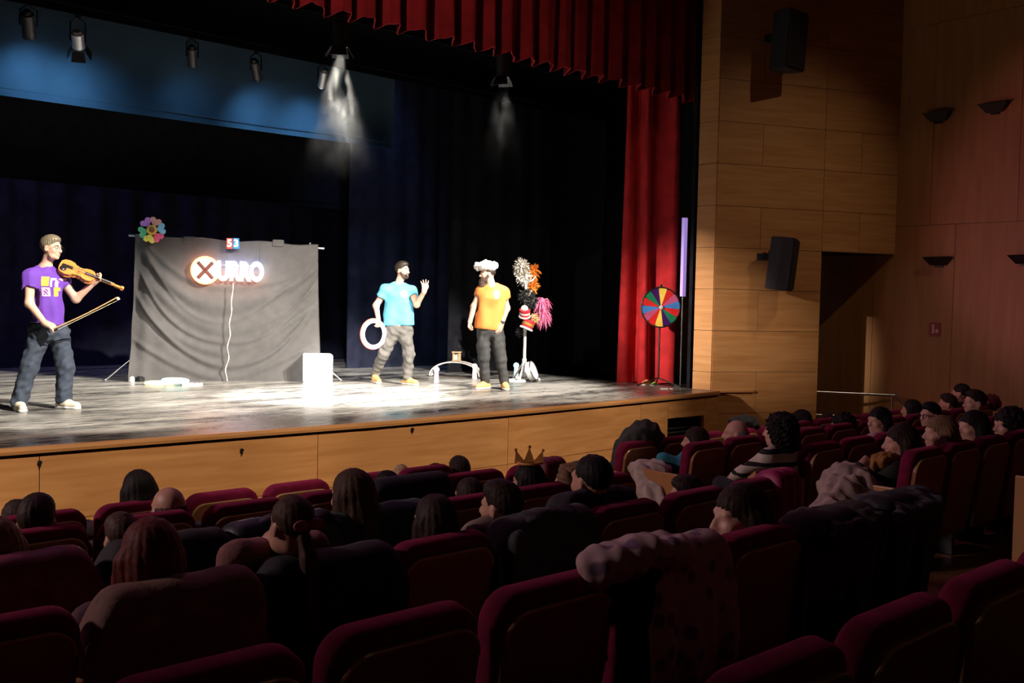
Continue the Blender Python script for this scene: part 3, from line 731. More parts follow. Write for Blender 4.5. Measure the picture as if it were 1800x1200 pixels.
for a in (0.84, -0.84):
    MB().box((0, -0.012, 0), (0.31, 0.03, 0.055), (0, a, 0), bev=0.014).build('cross_bar', pm('dim_red_acrylic', (0.10, 0.02, 0.012), 0.6), sg)
me = text_mesh('URRO', 0.30, 0.012, 0.016)
xs_ = [v.co.x for v in me.vertices]; w_ = max(xs_) - min(xs_); ys_ = [v.co.y for v in me.vertices]; h_ = max(ys_) - min(ys_); yc_ = (max(ys_) + min(ys_)) / 2; xc_ = (max(xs_) + min(xs_)) / 2
for v in me.vertices: v.co.x = (v.co.x - xc_) * 0.63 / w_; v.co.y = (v.co.y - yc_) * 0.285 / h_
lt = link('lettering', me, M_NEON, sg, (nx, 0.0, 0.0), (math.pi / 2, 0, 0))
for zz in (0.08, -0.08): MB().box((nx - 0.08, 0.024, zz), (0.72, 0.008, 0.014)).build('mounting_rail', M_METAL, sg)
# supply cable hanging from the sign
pc = on_screen(410, 497); pe = on_screen(398, 664)
cb = MB(); pts = []
for i in range(40):
    t = i / 39
    pts.append((pc.x + (pe.x - pc.x) * t + 0.016 * math.sin(t * 26) * (0.2 + t), -0.12 - 0.06 * t, pc.z + (pe.z - pc.z) * t))
pts[-1] = (pts[-1][0], pts[-1][1], 0.012)
cb.tube(pts, [0.006 + 0.003 * (math.sin(i * 1.3) > 0.2) for i in range(40)], 6)
o = cb.build('power_cable', pm('cream_cable', (0.62, 0.55, 0.45), 0.5), None, A, (0, 0, SANG)); meta(o, 'thin cream cable hanging from the neon sign to the floor', 'cable')
o = MB().cyl((on_screen(456, 418).x, -0.03, SH - 0.10), (on_screen(457, 462).x, -0.08, on_screen(457, 462).z), 0.003, n=6).build('suspension_wire', M_METAL, None, A, (0, 0, SANG)); meta(o, 'thin wire holding up the right end of the neon sign', 'wire')
# number boxes
for (u, txt, c, lab) in ((403.5, '5', (0.62, 0.06, 0.04), 'small red box with the digit 5 at the top of the cloth screen'), (415, '3', (0.02, 0.20, 0.55), 'small blue box with the digit 3 at the top of the cloth screen')):
    p = on_screen(u, 428); t = empty('number_box', SCR_M @ Vector((p.x, -0.07, p.z)), SANG, lab, 'sign box')
    MB().box((0, 0.0, 0), (0.085, 0.05, 0.15), bev=0.006).build('case', pm('case_%s' % txt, c, 0.4), t)
    link('digit', text_mesh(txt, 0.14, 0.003, 0.004), em('digit_glow_' + txt, (1.0, 0.75, 0.65) if txt == '5' else (0.45, 0.85, 1.0), 1.6), t, (0, -0.027, 0.0), (math.pi / 2, 0, 0))
# paper flower with heart petals
p = on_screen(267, 404, -0.12); fl = empty('paper_flower', SCR_M @ Vector((p.x, -0.12, p.z)), SANG, 'large paper flower with coloured heart petals on the screen corner', 'paper flower')
def heart(s):
    out = []
    for i in range(28):
        a = 2 * math.pi * i / 28
        x = 16 * math.sin(a) ** 3; y = 13 * math.cos(a) - 5 * math.cos(2 * a) - 2 * math.cos(3 * a) - math.cos(4 * a)
        out.append((x / 16 * s, (y + 17) / 30 * s * 1.75))
    return out[::-1]
PC = [((0.85, 0.38, 0.30), 22), ((0.28, 0.62, 0.85), 80), ((0.85, 0.12, 0.24), 140), ((0.85, 0.72, 0.12), 195), ((0.12, 0.50, 0.24), 255), ((0.62, 0.24, 0.72), 322)]
for i, (c, dg_) in enumerate(PC):
    fr_ = Matrix.Rotation(math.radians(dg_), 4, 'Y') @ Matrix.Translation((0, 0, 0.045))
    MB().prism(heart(0.078), 0.012, fr_).build('petal', pm('petal_paper_%d' % i, c, 0.6, 0.2, 40), fl)
MB().prism([((0.075 if k % 2 else 0.06) * math.cos(math.pi * k / 12), (0.075 if k % 2 else 0.06) * math.sin(math.pi * k / 12)) for k in range(24)], 0.02, Matrix.Translation((0, -0.02, 0))).build('sunflower_ring', pm('yellow_felt', (0.85, 0.58, 0.12), 0.8), fl)
MB().cyl((0, -0.045, 0), (0, -0.015, 0), 0.036, 0.04, n=18).build('flower_centre', pm('brown_felt', (0.30, 0.10, 0.03), 0.9, 0.3, 60, bump=0.4), fl)
MB().cyl((0, 0.0, -0.02), (0, 0.16, -0.05), 0.008, n=6).build('wire_stem', M_METAL, fl)

# white light cube
p = at_z(558, 671, STAGE); q = empty('white_cube', p, SANG, 'glowing white cube standing in front of the cloth screen', 'cube')
MB().box((0, 0, 0.20), (0.40, 0.40, 0.40), bev=0.02, seg=3).build('cube_shell', em('cube_glow', (1.0, 0.98, 0.96), 1.6, (0.85, 0.85, 0.85)), q, smooth=True)
MB().box((0, 0, 0.006), (0.36, 0.36, 0.012)).build('base_plate', M_PLASTIC, q)
# things lying at the foot of the screen
def ring_at(u, v, R, r, mat, label, tilt=0.0, name='juggling_ring', z=0.0):
    p = at_z(u, v, STAGE); m = MB()
    m.tube([(R * math.cos(2 * math.pi * i / 36), R * math.sin(2 * math.pi * i / 36), r + R * math.sin(tilt) * (1 + math.sin(2 * math.pi * i / 36)) + z) for i in range(36)], r, 8, True)
    return meta(m.build(name, mat, None, p, smooth=True), label, 'juggling ring')
ring_at(280, 676, 0.17, 0.022, em('ring_glow_yellow', (1.0, 0.95, 0.6), 0.7, (0.8, 0.75, 0.4)), 'pale yellow ring lying left of the teal one at the screen foot')
ring_at(308, 677, 0.16, 0.022, em('ring_glow_teal', (0.4, 0.95, 0.9), 0.6, (0.4, 0.75, 0.72)), 'pale teal ring lying on the floor at the screen foot', 0.06, z=0.03)
p = at_z(338, 678, STAGE)
t = empty('power_strip', p, SANG + 0.1, 'white power strip lying beside the rings at the screen foot', 'power strip')
MB().box((0, 0, 0.02), (0.26, 0.05, 0.04), bev=0.008).build('strip_body', M_WHITE, t)
for k in range(4): MB().cyl((-0.09 + 0.06 * k, 0, 0.036), (-0.09 + 0.06 * k, 0, 0.042), 0.018, n=12).build('socket', M_PLASTIC, t)
p = at_z(232, 672, STAGE)
o = MB().box((0, 0, 0.035), (0.05, 0.05, 0.07), bev=0.008).box((0, 0, 0.075), (0.03, 0.03, 0.012)).build('adapter_block', M_WHITE, None, p, (0, 0, 0.3)); meta(o, 'small white adapter block beside the left foot of the screen', 'adapter')
p = at_z(247, 670, STAGE)
o = MB().box((0, 0, 0.03), (0.13, 0.09, 0.06), bev=0.01).box((0.0, 0, 0.065), (0.08, 0.05, 0.012), bev=0.004).build('control_box', M_PLASTIC, None, p, (0, 0, 0.5)); meta(o, 'small black control box on the floor at the screen foot', 'box')

# ------------------------------------------------------------------ arch with lantern, glowing bulbs
M_ARCH = pm('white_plank', (0.62, 0.58, 0.54), 0.45, 0.1, 10)
pa = at_z(757, 661, STAGE); pb = at_z(846, 664, STAGE); va = (pb - pa); AW = va.length; AANG = math.atan2(va.y, va.x)
ar = empty('arch_bridge', pa, AANG, 'white curved plank arching over the stage floor behind the man in orange', 'arch')
def arch_fn(s, t):
    a = math.pi * s; return (AW / 2 - AW / 2 * math.cos(a), (t - 0.5) * 0.22, 0.015 + 0.24 * math.sin(a) ** 0.9)
link('plank', grid_mesh('plank', arch_fn, 30, 4, 0.022), M_ARCH, ar, smooth=True)
MB().box((AW / 2, 0, 0.008), (AW * 0.92, 0.05, 0.016), bev=0.004).build('tie_bar', pm('dark_wood_bar', (0.05, 0.03, 0.02), 0.5), ar)
ln = empty('lantern', pa + Vector((va.x, va.y, 0)) * 0.51 + Vector((0, 0, 0.257)), AANG, 'small wooden lantern with a black ring handle on the white arch', 'lantern')
M_PINE = wood('pine', (0.55, 0.34, 0.16), (0.70, 0.47, 0.26), (2, 2, 14), 0.5)
for sx in (-1, 1):
    for sy in (-1, 1): MB().box((sx * 0.046, sy * 0.046, 0.065), (0.018, 0.018, 0.13)).build('post', M_PINE, ln)
MB().box((0, 0, 0.008), (0.12, 0.12, 0.016), bev=0.003).build('base', M_PINE, ln)
MB().box((0, 0, 0.138), (0.135, 0.135, 0.018), bev=0.004).build('roof', M_PINE, ln)
MB().box((0, 0, 0.155), (0.06, 0.06, 0.02), bev=0.005).build('cap', M_DARKMETAL, ln)
MB().torus((0, 0, 0.205), 0.042, 0.007, 24, 8).build('ring_handle', M_DARKMETAL, ln, smooth=True)
MB().box((0, 0, 0.07), (0.075, 0.075, 0.10)).build('glass', pm('frosted_glass', (0.80, 0.72, 0.6), 0.3), ln)
MB().box((0, -0.056, 0.115), (0.03, 0.006, 0.012)).build('latch', M_DARKMETAL, ln)
def bulb(u, v, col, label, s=1.0, st=3.0):
    p = at_z(u, v, STAGE); t = empty('glow_lamp', p, 0, label, 'lamp')
    MB().cyl((0, 0, 0), (0, 0, 0.02 * s), 0.045 * s, 0.04 * s, n=16).build('foot', M_WHITE, t)
    MB().cyl((0, 0, 0.02 * s), (0, 0, 0.16 * s), 0.036 * s, 0.030 * s, n=16).build('stem_shade', em('glow_stem_%s' % label[:6], tuple(0.3 + 0.7 * c for c in col), st * 0.3), t, smooth=True)
    MB().sph((0, 0, 0.19 * s), 0.042 * s, 16).build('globe', em('glow_globe_%s' % label[:6], col, st), t, smooth=True)
bulb(767, 672, (0.95, 0.55, 1.0), 'violet glowing lamp standing at the left foot of the arch')
bulb(834, 665, (1.0, 0.6, 0.5), 'salmon glowing lamp standing at the right foot of the arch')
bulb(907, 664, (0.35, 0.95, 1.0), 'turquoise glowing lamp beside the foot of the coat stand', 1.05)

# ------------------------------------------------------------------ coat stand with costumes
pcs = at_z(921, 669, STAGE); CS = empty('coat_stand', pcs, -0.73, 'white coat stand hung with feathers, wigs and hats', 'coat stand')
MB().cyl((0, 0, 0.06), (0, 0, 1.62), 0.024, n=12).build('pole', M_WHITE, CS, smooth=True)
MB().cyl((0, 0, 0.26), (0, 0, 0.34), 0.035, n=12).build('collar', M_WHITE, CS, smooth=True)
for a in (0.2, 2.3, 4.4):
    MB().cyl((0, 0, 0.30), (0.24 * math.cos(a), 0.24 * math.sin(a), 0.02), 0.016, n=8).sph((0.24 * math.cos(a), 0.24 * math.sin(a), 0.016), 0.018, 8).build('foot_leg', M_WHITE, CS)
for k, a in enumerate((0.5, 2.0, 3.6, 5.2)):
    z = 1.50 - 0.22 * (k % 2)
    MB().tube([(0, 0, z), (0.10 * math.cos(a), 0.10 * math.sin(a), z + 0.03), (0.17 * math.cos(a), 0.17 * math.sin(a), z + 0.10)], 0.012, 8).build('peg', M_WHITE, CS)
def cs_pt(u, v, dy=0.0):
    """local point on the coat stand, facing the camera"""
    d = (pcs - Vector((0, 0, CAMZ))).dot(Vector(FW)) + dy
    r = ray(u, v) * d; return Vector((r[0], r[1], r[2] + CAMZ)) - pcs
def tuft(name, label, cat, blobs, mat, n, ln_, seed, wid=0.012, droop=0.3, core=0.75):
    """feathery or hairy bundle: a core volume with many thin leaf-shaped plumes"""
    rs = random.Random(seed); t = empty(name, pcs, 0, label, cat)
    sdf_obj('core', [ell(c, tuple(r * core for r in rr), k=0.03) for c, rr in blobs], 0.012, mat, t, disp=waves(seed, 0.012, 60))
    m = MB()
    for i in range(n):
        c, rr = blobs[i % len(blobs)]
        th = rs.uniform(0, 6.28); ph = math.acos(rs.uniform(-1, 1)); d = Vector((math.sin(ph) * math.cos(th), math.sin(ph) * math.sin(th), math.cos(ph)))
        p0 = Vector(c) + Vector((d.x * rr[0], d.y * rr[1], d.z * rr[2])) * core * 0.9
        dd = (d + Vector((rs.uniform(-.4, .4), rs.uniform(-.4, .4), rs.uniform(-.4, .4) - droop))).normalized()
        L = ln_ * rs.uniform(0.6, 1.2); sd = dd.orthogonal().normalized(); sd = Matrix.Rotation(rs.uniform(0, 6.28), 3, dd) @ sd
        p1 = p0 + dd * L * 0.5 + sd * 0.01; p2 = p0 + dd * L + Vector((0, 0, -droop * L * 0.4))
        w = wid * rs.uniform(0.7, 1.3); nn = dd.cross(sd) * w * 0.25
        v = [m.bm.verts.new(x) for x in (p0 - sd * w * .4 , p0 + sd * w * .4, p1 + sd * w + nn, p1 - sd * w + nn, p2)]
        m.bm.faces.new((v[0], v[1], v[2], v[3])); m.bm.faces.new((v[3], v[2], v[4]))
    o = m.build('plumes', mat, t); o['kind'] = 'stuff'
    return t
Vv = lambda p: (p.x, p.y, p.z)
M_WFEA = pm('white_feathers', (0.85, 0.80, 0.70), 0.8, 0.1, 30); M_OFEA = pm('orange_feathers', (0.90, 0.26, 0.03), 0.8, 0.25, 30)
M_BFEA = pm('black_feathers', (0.03, 0.03, 0.03), 0.6, 0.4, 30); M_PWIG = pm('pink_wig_hair', (0.85, 0.18, 0.36), 0.6, 0.35, 60)
M_YFEA = pm('cream_fur', (0.75, 0.55, 0.30), 0.8, 0.3, 30)
tuft('feather_boa', 'white feather boa at the top of the coat stand', 'feather boa', [(Vv(cs_pt(917, 469)), (0.085, 0.085, 0.12)), (Vv(cs_pt(922, 488)), (0.09, 0.085, 0.11))], M_WFEA, 420, 0.09, 1)
tuft('feather_fan', 'orange feather fan beside the white feather boa', 'feather fan', [(Vv(cs_pt(938, 480, 0.06)), (0.07, 0.06, 0.13)), (Vv(cs_pt(936, 503, 0.05)), (0.08, 0.06, 0.08))], M_OFEA, 260, 0.08, 2)
tuft('feather_stole', 'black feather stole in the middle of the coat stand', 'feather stole', [(Vv(cs_pt(926, 520, -0.06)), (0.10, 0.09, 0.08)), (Vv(cs_pt(934, 532, -0.06)), (0.09, 0.08, 0.08))], M_BFEA, 300, 0.09, 3)
tuft('pink_wig', 'long pink wig hanging at the right of the coat stand', 'wig', [(Vv(cs_pt(953, 533, -0.04)), (0.075, 0.07, 0.11)), (Vv(cs_pt(956, 552, -0.04)), (0.06, 0.05, 0.10))], M_PWIG, 300, 0.13, 4, 0.008, 1.1)
tuft('cream_fur_hat', 'cream fur hat hanging under the pink wig', 'hat', [(Vv(cs_pt(941, 559, -0.07)), (0.07, 0.07, 0.07))], M_YFEA, 160, 0.05, 5)
tuft('black_boa', 'black feathery bundle dangling low behind the red hat', 'feather boa', [(Vv(cs_pt(914, 583, 0.06)), (0.05, 0.05, 0.07))], M_BFEA, 120, 0.05, 6)
M_HATRED = pm('red_felt', (0.60, 0.02, 0.03), 0.7); M_GOLD = pm('gold_braid', (0.70, 0.45, 0.10), 0.4, metal=0.6)
def hat(u, v, label, flip, band, s=1.0, brim=True):
    p = cs_pt(u, v, -0.10); t = empty('red_hat', pcs + p, 0, label, 'hat'); t.rotation_euler = (0.25, 0.3 * flip, 0.2)
    MB().cyl((0, 0, 0), (0, 0, 0.13 * s), 0.085 * s, 0.10 * s, n=24).build('crown', M_HATRED, t, smooth=True)
    MB().cyl((0, 0, -0.012 * s), (0, 0, 0.012 * s), 0.105 * s, n=24).build('brim', M_WHITE, t, smooth=True)
    MB().cyl((0, 0, 0.05 * s), (0, 0, 0.085 * s), 0.096 * s, 0.099 * s, n=24).build('braid_band', band, t, smooth=True)
hat(925, 577, 'red drum-shaped hat with gold braid low on the coat stand', 1, M_GOLD, 1.0)
tx = hat(922, 556, 'red and white cap above the drum-shaped red hat', -1, M_WHITE, 0.85)
o = MB().sph((0, 0, 0), 0.06, 16).build('white_pompom', M_WFEA, None, pcs + cs_pt(922, 543, -0.12), smooth=True); meta(o, 'white fluffy pompom on top of the red and white cap', 'pompom')
# round case and white trainers by the stand
pd = at_z(933, 670, STAGE); t = empty('drum_case', pd, -0.9, 'round white drum leaning against the coat stand', 'drum'); t.rotation_euler = (0, 0, 0.30)
RD = Matrix.Rotation(0.5, 3, 'Y') @ Matrix.Rotation(-0.42, 3, 'X')
def dp(x, y, z): return RD @ Vector((x, y, z)) + Vector((0.01, 0, 0.155))
MB().cyl(dp(0, -0.04, 0), dp(0, 0.04, 0), 0.15, n=32).build('shell', M_WHITE, t, smooth=True)
MB().torus(dp(0, -0.042, 0), 0.15, 0.009, 32, 6, RD).build('hoop', M_METAL, t, smooth=True)
MB().torus(dp(0, 0.042, 0), 0.15, 0.009, 32, 6, RD).build('hoop', M_METAL, t, smooth=True)
pe_ = at_z(906, 670, STAGE); t = empty('floor_disc', pe_, 0.2, 'low white disc with black print beside the coat stand', 'disc')
MB().cyl((0, 0, 0), (0, 0, 0.028), 0.16, 0.15, n=32).build('disc_body', M_WHITE, t, smooth=True)
MB().box((-0.02, -0.03, 0.030), (0.09, 0.03, 0.003), (0, 0, 0.5)).build('black_print', M_PLASTIC, t)
MB().box((0.03, -0.05, 0.030), (0.05, 0.02, 0.003), (0, 0, 0.5)).build('black_print', M_PLASTIC, t)

# ------------------------------------------------------------------ prize wheel, things by the curtain
pw = at_z(1157, 678, STAGE); cw = at_y(1163.5, 540, pw.y - 0.05)
W = empty('prize_wheel', pw, -0.62, 'multicoloured prize wheel on a black tripod by the red curtain', 'prize wheel')
hz = cw.z - STAGE
WC = [('yellow', (0.85, 0.62, 0.10)), ('red', (0.60, 0.02, 0.02)), ('pink', (0.48, 0.08, 0.20)), ('blue', (0.05, 0.20, 0.55)), ('red', (0.60, 0.02, 0.02)), ('green', (0.01, 0.18, 0.08)), ('purple', (0.05, 0.005, 0.11))]
RWH = 0.29
for k in range(14):
    a0 = math.radians(90 + 8) - 2 * math.pi * k / 14 + 0.0; a1 = a0 - 2 * math.pi / 14; am = [a0 + (a1 - a0) * j / 4 for j in range(5)]
    poly = [(0, 0)] + [(RWH * math.cos(a), RWH * math.sin(a)) for a in am]
    MB().prism(poly, 0.012, Matrix.Translation((0, -0.03, hz))).build('segment', pm('wheel_' + WC[k % 7][0], WC[k % 7][1], 0.4), W)
    pgx, pgz = (RWH - 0.015) * math.cos(a0), (RWH - 0.015) * math.sin(a0)
    MB().cyl((pgx, -0.05, hz + pgz), (pgx, -0.03, hz + pgz), 0.006, n=8).build('peg', M_DARKMETAL, W)
MB().torus((0, -0.024, hz), RWH + 0.004, 0.012, 48, 8).build('rim', M_DARKMETAL, W, smooth=True)
MB().cyl((0, -0.055, hz), (0, -0.02, hz), 0.026, n=20).build('hub', M_WHITE, W, smooth=True)
MB().cyl((0, -0.06, hz), (0, -0.052, hz), 0.010, n=12).build('hub_bolt', M_METAL, W)
MB().cyl((0, 0.01, 0.10), (0, 0.01, hz + 0.34), 0.014, n=10).build('pole', M_DARKMETAL, W, smooth=True)
MB().prism([(-0.012, RWH + 0.05), (0.012, RWH + 0.05), (0, RWH - 0.01)], 0.006, Matrix.Translation((0, -0.05, hz))).build('pointer', M_DARKMETAL, W)
MB().cyl((0, 0.01, 0.55), (0, -0.03, 0.55), 0.014, n=8).build('clamp_knob', M_DARKMETAL, W)
for a in (3.45, 5.55, 1.4):
    MB().cyl((0, 0.01, 0.12), (0.36 * math.cos(a), 0.36 * math.sin(a), 0.012), 0.010, n=8).sph((0.36 * math.cos(a), 0.36 * math.sin(a), 0.013), 0.014, 8).build('tripod_leg', M_DARKMETAL, W)
def shoe(name, label, p, rz, mat, sole, L=0.27, w=0.045, group=None, parent=None, high=0.0, lab=True):
    """single shoe: heel at the origin, toe along +x"""
    t = empty(name, p, rz, label, 'shoe', group) if parent is None else parent
    return t
ball = MB().sph((0, 0, 0.07), 0.07, 18).build('white_ball', M_WHITE, None, at_z(1094, 664, STAGE), smooth=True); meta(ball, 'white ball peeking out left of the red curtain hem', 'ball')
for (u, v, c, lab, s) in ((1136, 676, (0.75, 0.25, 0.08), 'orange and white slipper lying under the prize wheel', 1.0), (1150, 677, (0.30, 0.45, 0.10), 'green slipper lying under the prize wheel', 0.7)):
    t = empty('slipper', at_z(u, v, STAGE), 0.2, lab, 'slipper')
    sdf_obj('upper', [ell((0, 0, 0.04 * s), (0.11 * s, 0.045 * s, 0.04 * s)), cut((0, 0, 0.012), (0, 0, -1)), ell((-0.05 * s, 0, 0.07 * s), (0.045 * s, 0.026 * s, 0.04 * s), op='-', k=0.01)], 0.007, pm('slipper_%s' % lab[:5], c, 0.8), t)
    MB().box((0, 0, 0.006), (0.22 * s, 0.085 * s, 0.012), bev=0.005).build('sole', M_WHITE, t)
t = meta(MB().box((0, 0, 0.008), (0.10, 0.05, 0.016), bev=0.004).box((0.11, 0.01, 0.006), (0.04, 0.03, 0.012), bev=0.003).build('paper_label', M_WHITE, None, at_z(1168, 684, STAGE), (0, 0, -0.5)), 'small white cards lying by the wheel tripod foot', 'card')
# added glowing strip that stands for a lit gap in the wing
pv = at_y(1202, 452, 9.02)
t = empty('wing_glow_strip', (pv.x, pv.y, STAGE), 0, 'slim violet strip of gap light in the wing left of the pier', 'light strip')
MB().box((0, 0, pv.z - STAGE), (0.075, 0.05, 1.16)).build('tube', em('violet_gap_glow', (0.42, 0.28, 0.75), 0.75, (0.4, 0.3, 0.6)), t)
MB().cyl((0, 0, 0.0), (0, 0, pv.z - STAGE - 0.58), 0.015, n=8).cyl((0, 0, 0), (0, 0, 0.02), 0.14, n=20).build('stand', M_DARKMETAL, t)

# ------------------------------------------------------------------ speakers, sconces, rail, signs on the hall walls
def speaker(u, v, h, w, label, tilt, yaw):
    p = at_y(u, v, 7.66); t = empty('loudspeaker', p, yaw, label, 'loudspeaker')
    R = Matrix.Rotation(tilt, 4, 'X')
    m = MB(); d = 0.34
    poly = [(-w / 2, -d * 0.45), (w / 2, -d * 0.45), (w * 0.46, d * 0.1), (w * 0.28, d * 0.55), (-w * 0.28, d * 0.55), (-w * 0.46, d * 0.1)]
    a = [m.bm.verts.new((x, y, -h / 2)) for x, y in poly]; b = [m.bm.verts.new((x, y, h / 2)) for x, y in poly]
    m.bm.faces.new(a[::-1]); m.bm.faces.new(b)
    for i in range(6): j = (i + 1) % 6; m.bm.faces.new((a[i], a[j], b[j], b[i]))
    bmesh.ops.bevel(m.bm, geom=m.bm.edges[:], offset=0.012, segments=2, affect='EDGES')
    bmesh.ops.transform(m.bm, matrix=R, verts=m.bm.verts[:]); m.build('cabinet', pm('speaker_black', (0.016, 0.016, 0.022), 0.55), t)
    g = MB(); g.box((0, -d * 0.45 - 0.008, 0), (w * 0.92, 0.016, h * 0.93), bev=0.006); bmesh.ops.transform(g.bm, matrix=R, verts=g.bm.verts[:]); g.build('grille', pm('speaker_grille', (0.010, 0.010, 0.012), 0.7, 0.4, 90, bump=0.4), t)
    MB().box((0, d * 0.55 + 0.07, 0.10), (0.10, 0.20, 0.10), bev=0.01).build('wall_bracket', M_DARKMETAL, t)
    MB().box((0, d * 0.5, 0.0), (0.06, 0.06, h * 0.5), bev=0.008).build('pole_bracket', M_DARKMETAL, t)
speaker(1385, 73, 0.80, 0.46, 'black loudspeaker mounted high on the wooden pier', 0.06, 0.0)
speaker(1376, 464, 0.74, 0.42, 'black loudspeaker mounted on the pier beside the side passage', 0.10, 0.42)
def sconce(u, v, label):
    p = at_x(u, v, WALL_X - 0.01); t = empty('wall_sconce', p, 0, label, 'wall light', 'wedge wall lights on the right wall')
    m = MB(); a = [m.bm.verts.new(x) for x in ((0, -0.20, 0.06), (0, 0.20, 0.06), (-0.14, 0.20, 0.06), (-0.14, -0.20, 0.06))]; b = [m.bm.verts.new(x) for x in ((0, -0.11, -0.06), (0, 0.11, -0.06), (-0.05, 0.11, -0.06), (-0.05, -0.11, -0.06))]
    m.bm.faces.new(a); m.bm.faces.new(b[::-1])
    for i in range(4): j = (i + 1) % 4; m.bm.faces.new((a[i], b[i], b[j], a[j]))
    m.build('wedge_shade', pm('bronze_sconce', (0.025, 0.018, 0.013), 0.5, metal=0.3), t)
    MB().box((-0.01, 0, -0.075), (0.02, 0.12, 0.03)).build('wall_plate', M_DARKMETAL, t)
sconce(1651, 206, 'upper left of the wedge-shaped wall lights on the right wall')
sconce(1750, 190, 'upper right of the wedge-shaped wall lights on the right wall')
sconce(1651, 459, 'lower left of the wedge-shaped wall lights on the right wall')
sconce(1803, 456, 'lower wedge-shaped wall light cut by the right picture edge')
p = at_x(1643, 578, WALL_X - 0.02); t = empty('fire_sign', p, 0, 'small dim red safety sign low on the right hall wall', 'sign')
MB().box((0, 0, 0), (0.008, 0.17, 0.19)).build('sign_plate', pm('sign_red', (0.32, 0.02, 0.02), 0.5), t)
MB().box((-0.006, 0.02, 0.0), (0.004, 0.035, 0.13)).build('pictogram', pm('sign_white', (0.55, 0.45, 0.4), 0.5), t)
MB().box((-0.006, -0.035, -0.03), (0.004, 0.04, 0.05)).build('pictogram', pm('sign_white', (0.55, 0.45, 0.4), 0.5), t)
r0 = at_y(1425, 688, 7.75); r1 = Vector((13.75, 6.85, r0.z - 0.02))
hr = empty('handrail', (r0.x, r0.y, 0), 0, 'shiny metal handrail beside the side passage steps', 'handrail')
d = r1 - Vector((r0.x, r0.y, 0))
MB().cyl((0, 0, r0.z), (d.x, d.y, d.z), 0.022, n=12).build('top_rail', M_METAL, hr, smooth=True)
MB().cyl((0.02, -0.02, r0.z - 0.34), (d.x * 0.98, d.y * 0.98, d.z - 0.34), 0.014, n=10).build('lower_rail', M_METAL, hr, smooth=True)
for s in (0.03, 0.97):
    MB().cyl((d.x * s, d.y * s, 0.0), (d.x * s, d.y * s, r0.z), 0.018, n=10).build('post', M_METAL, hr, smooth=True)
MB().cyl((d.x, d.y, d.z), (d.x - 0.25, d.y - 0.55, d.z - 0.30), 0.020, n=10).build('end_rail', M_METAL, hr, smooth=True)
p = at_y(1440, 604, 7.62)
t = empty('step_light', (13.02, 7.9, p.z), 0, 'two tiny orange pilot lights inside the side passage', 'pilot light')
MB().box((0, 0.0, 0), (0.12, 0.03, 0.05)).build('housing', M_PLASTIC, t, None, (0, 0, -0.4))
for dx in (-0.025, 0.025): MB().sph((dx + 0.0, -0.02, 0), 0.014, 8).build('pilot_lamp', em('orange_pilot', (1.0, 0.35, 0.05), 6.0), t)
# ------------------------------------------------------------------ people
def tf(M, c, p):
    """head or limb frame: local point -> parent space"""
    return tuple(np.asarray(c, np.float32) + np.asarray(M, np.float32) @ np.asarray(p, np.float32))
def head_ops(c, M, s=1.0, ears=True, k=0.02):
    q = lambda x, y, z: tf(M, c, (x * s, y * s, z * s))
    e = lambda p, r, **kw: ell(q(*p), tuple(a * s for a in r), rot=M, **kw)
    ops = [e((0, -0.014, 0.03), (0.075, 0.094, 0.088), k=0.03 * s), e((0, 0.018, -0.03), (0.062, 0.074, 0.084), k=0.03 * s),
           cap(q(-0.034, 0.035, -0.082), q(0.034, 0.035, -0.082), 0.026 * s, k=0.03 * s), e((0, 0.066, -0.097), (0.024, 0.02, 0.018), k=0.02 * s),
           cap(q(-0.036, 0.074, 0.022), q(0.036, 0.074, 0.022), 0.012 * s, k=0.02 * s),
           e((-0.038, 0.06, -0.03), (0.022, 0.022, 0.02), k=0.02 * s), e((0.038, 0.06, -0.03), (0.022, 0.022, 0.02), k=0.02 * s),
           cap(q(0, 0.088, 0.012), q(0, 0.109, -0.030), 0.008 * s, 0.013 * s, k=0.014 * s),
           cap(q(-0.013, 0.094, -0.034), q(0.013, 0.094, -0.034), 0.010 * s, k=0.010 * s),
           cap(q(-0.020, 0.084, -0.058), q(0.020, 0.084, -0.058), 0.008 * s, k=0.008 * s), cap(q(-0.016, 0.083, -0.072), q(0.016, 0.083, -0.072), 0.008 * s, k=0.008 * s)]
    for sx in (-1, 1):
        ops.append(ell(q(sx * 0.032, 0.097, 0.000), (0.017 * s, 0.014 * s, 0.010 * s), rot=M, k=0.012 * s, op='-'))
        if ears: ops += [ell(q(sx * 0.077, -0.006, -0.012), (0.011 * s, 0.021 * s, 0.031 * s), rot=M, k=0.008 * s), ell(q(sx * 0.088, 0.002, -0.010), (0.006 * s, 0.011 * s, 0.018 * s), rot=M, k=0.006 * s, op='-')]
    return ops
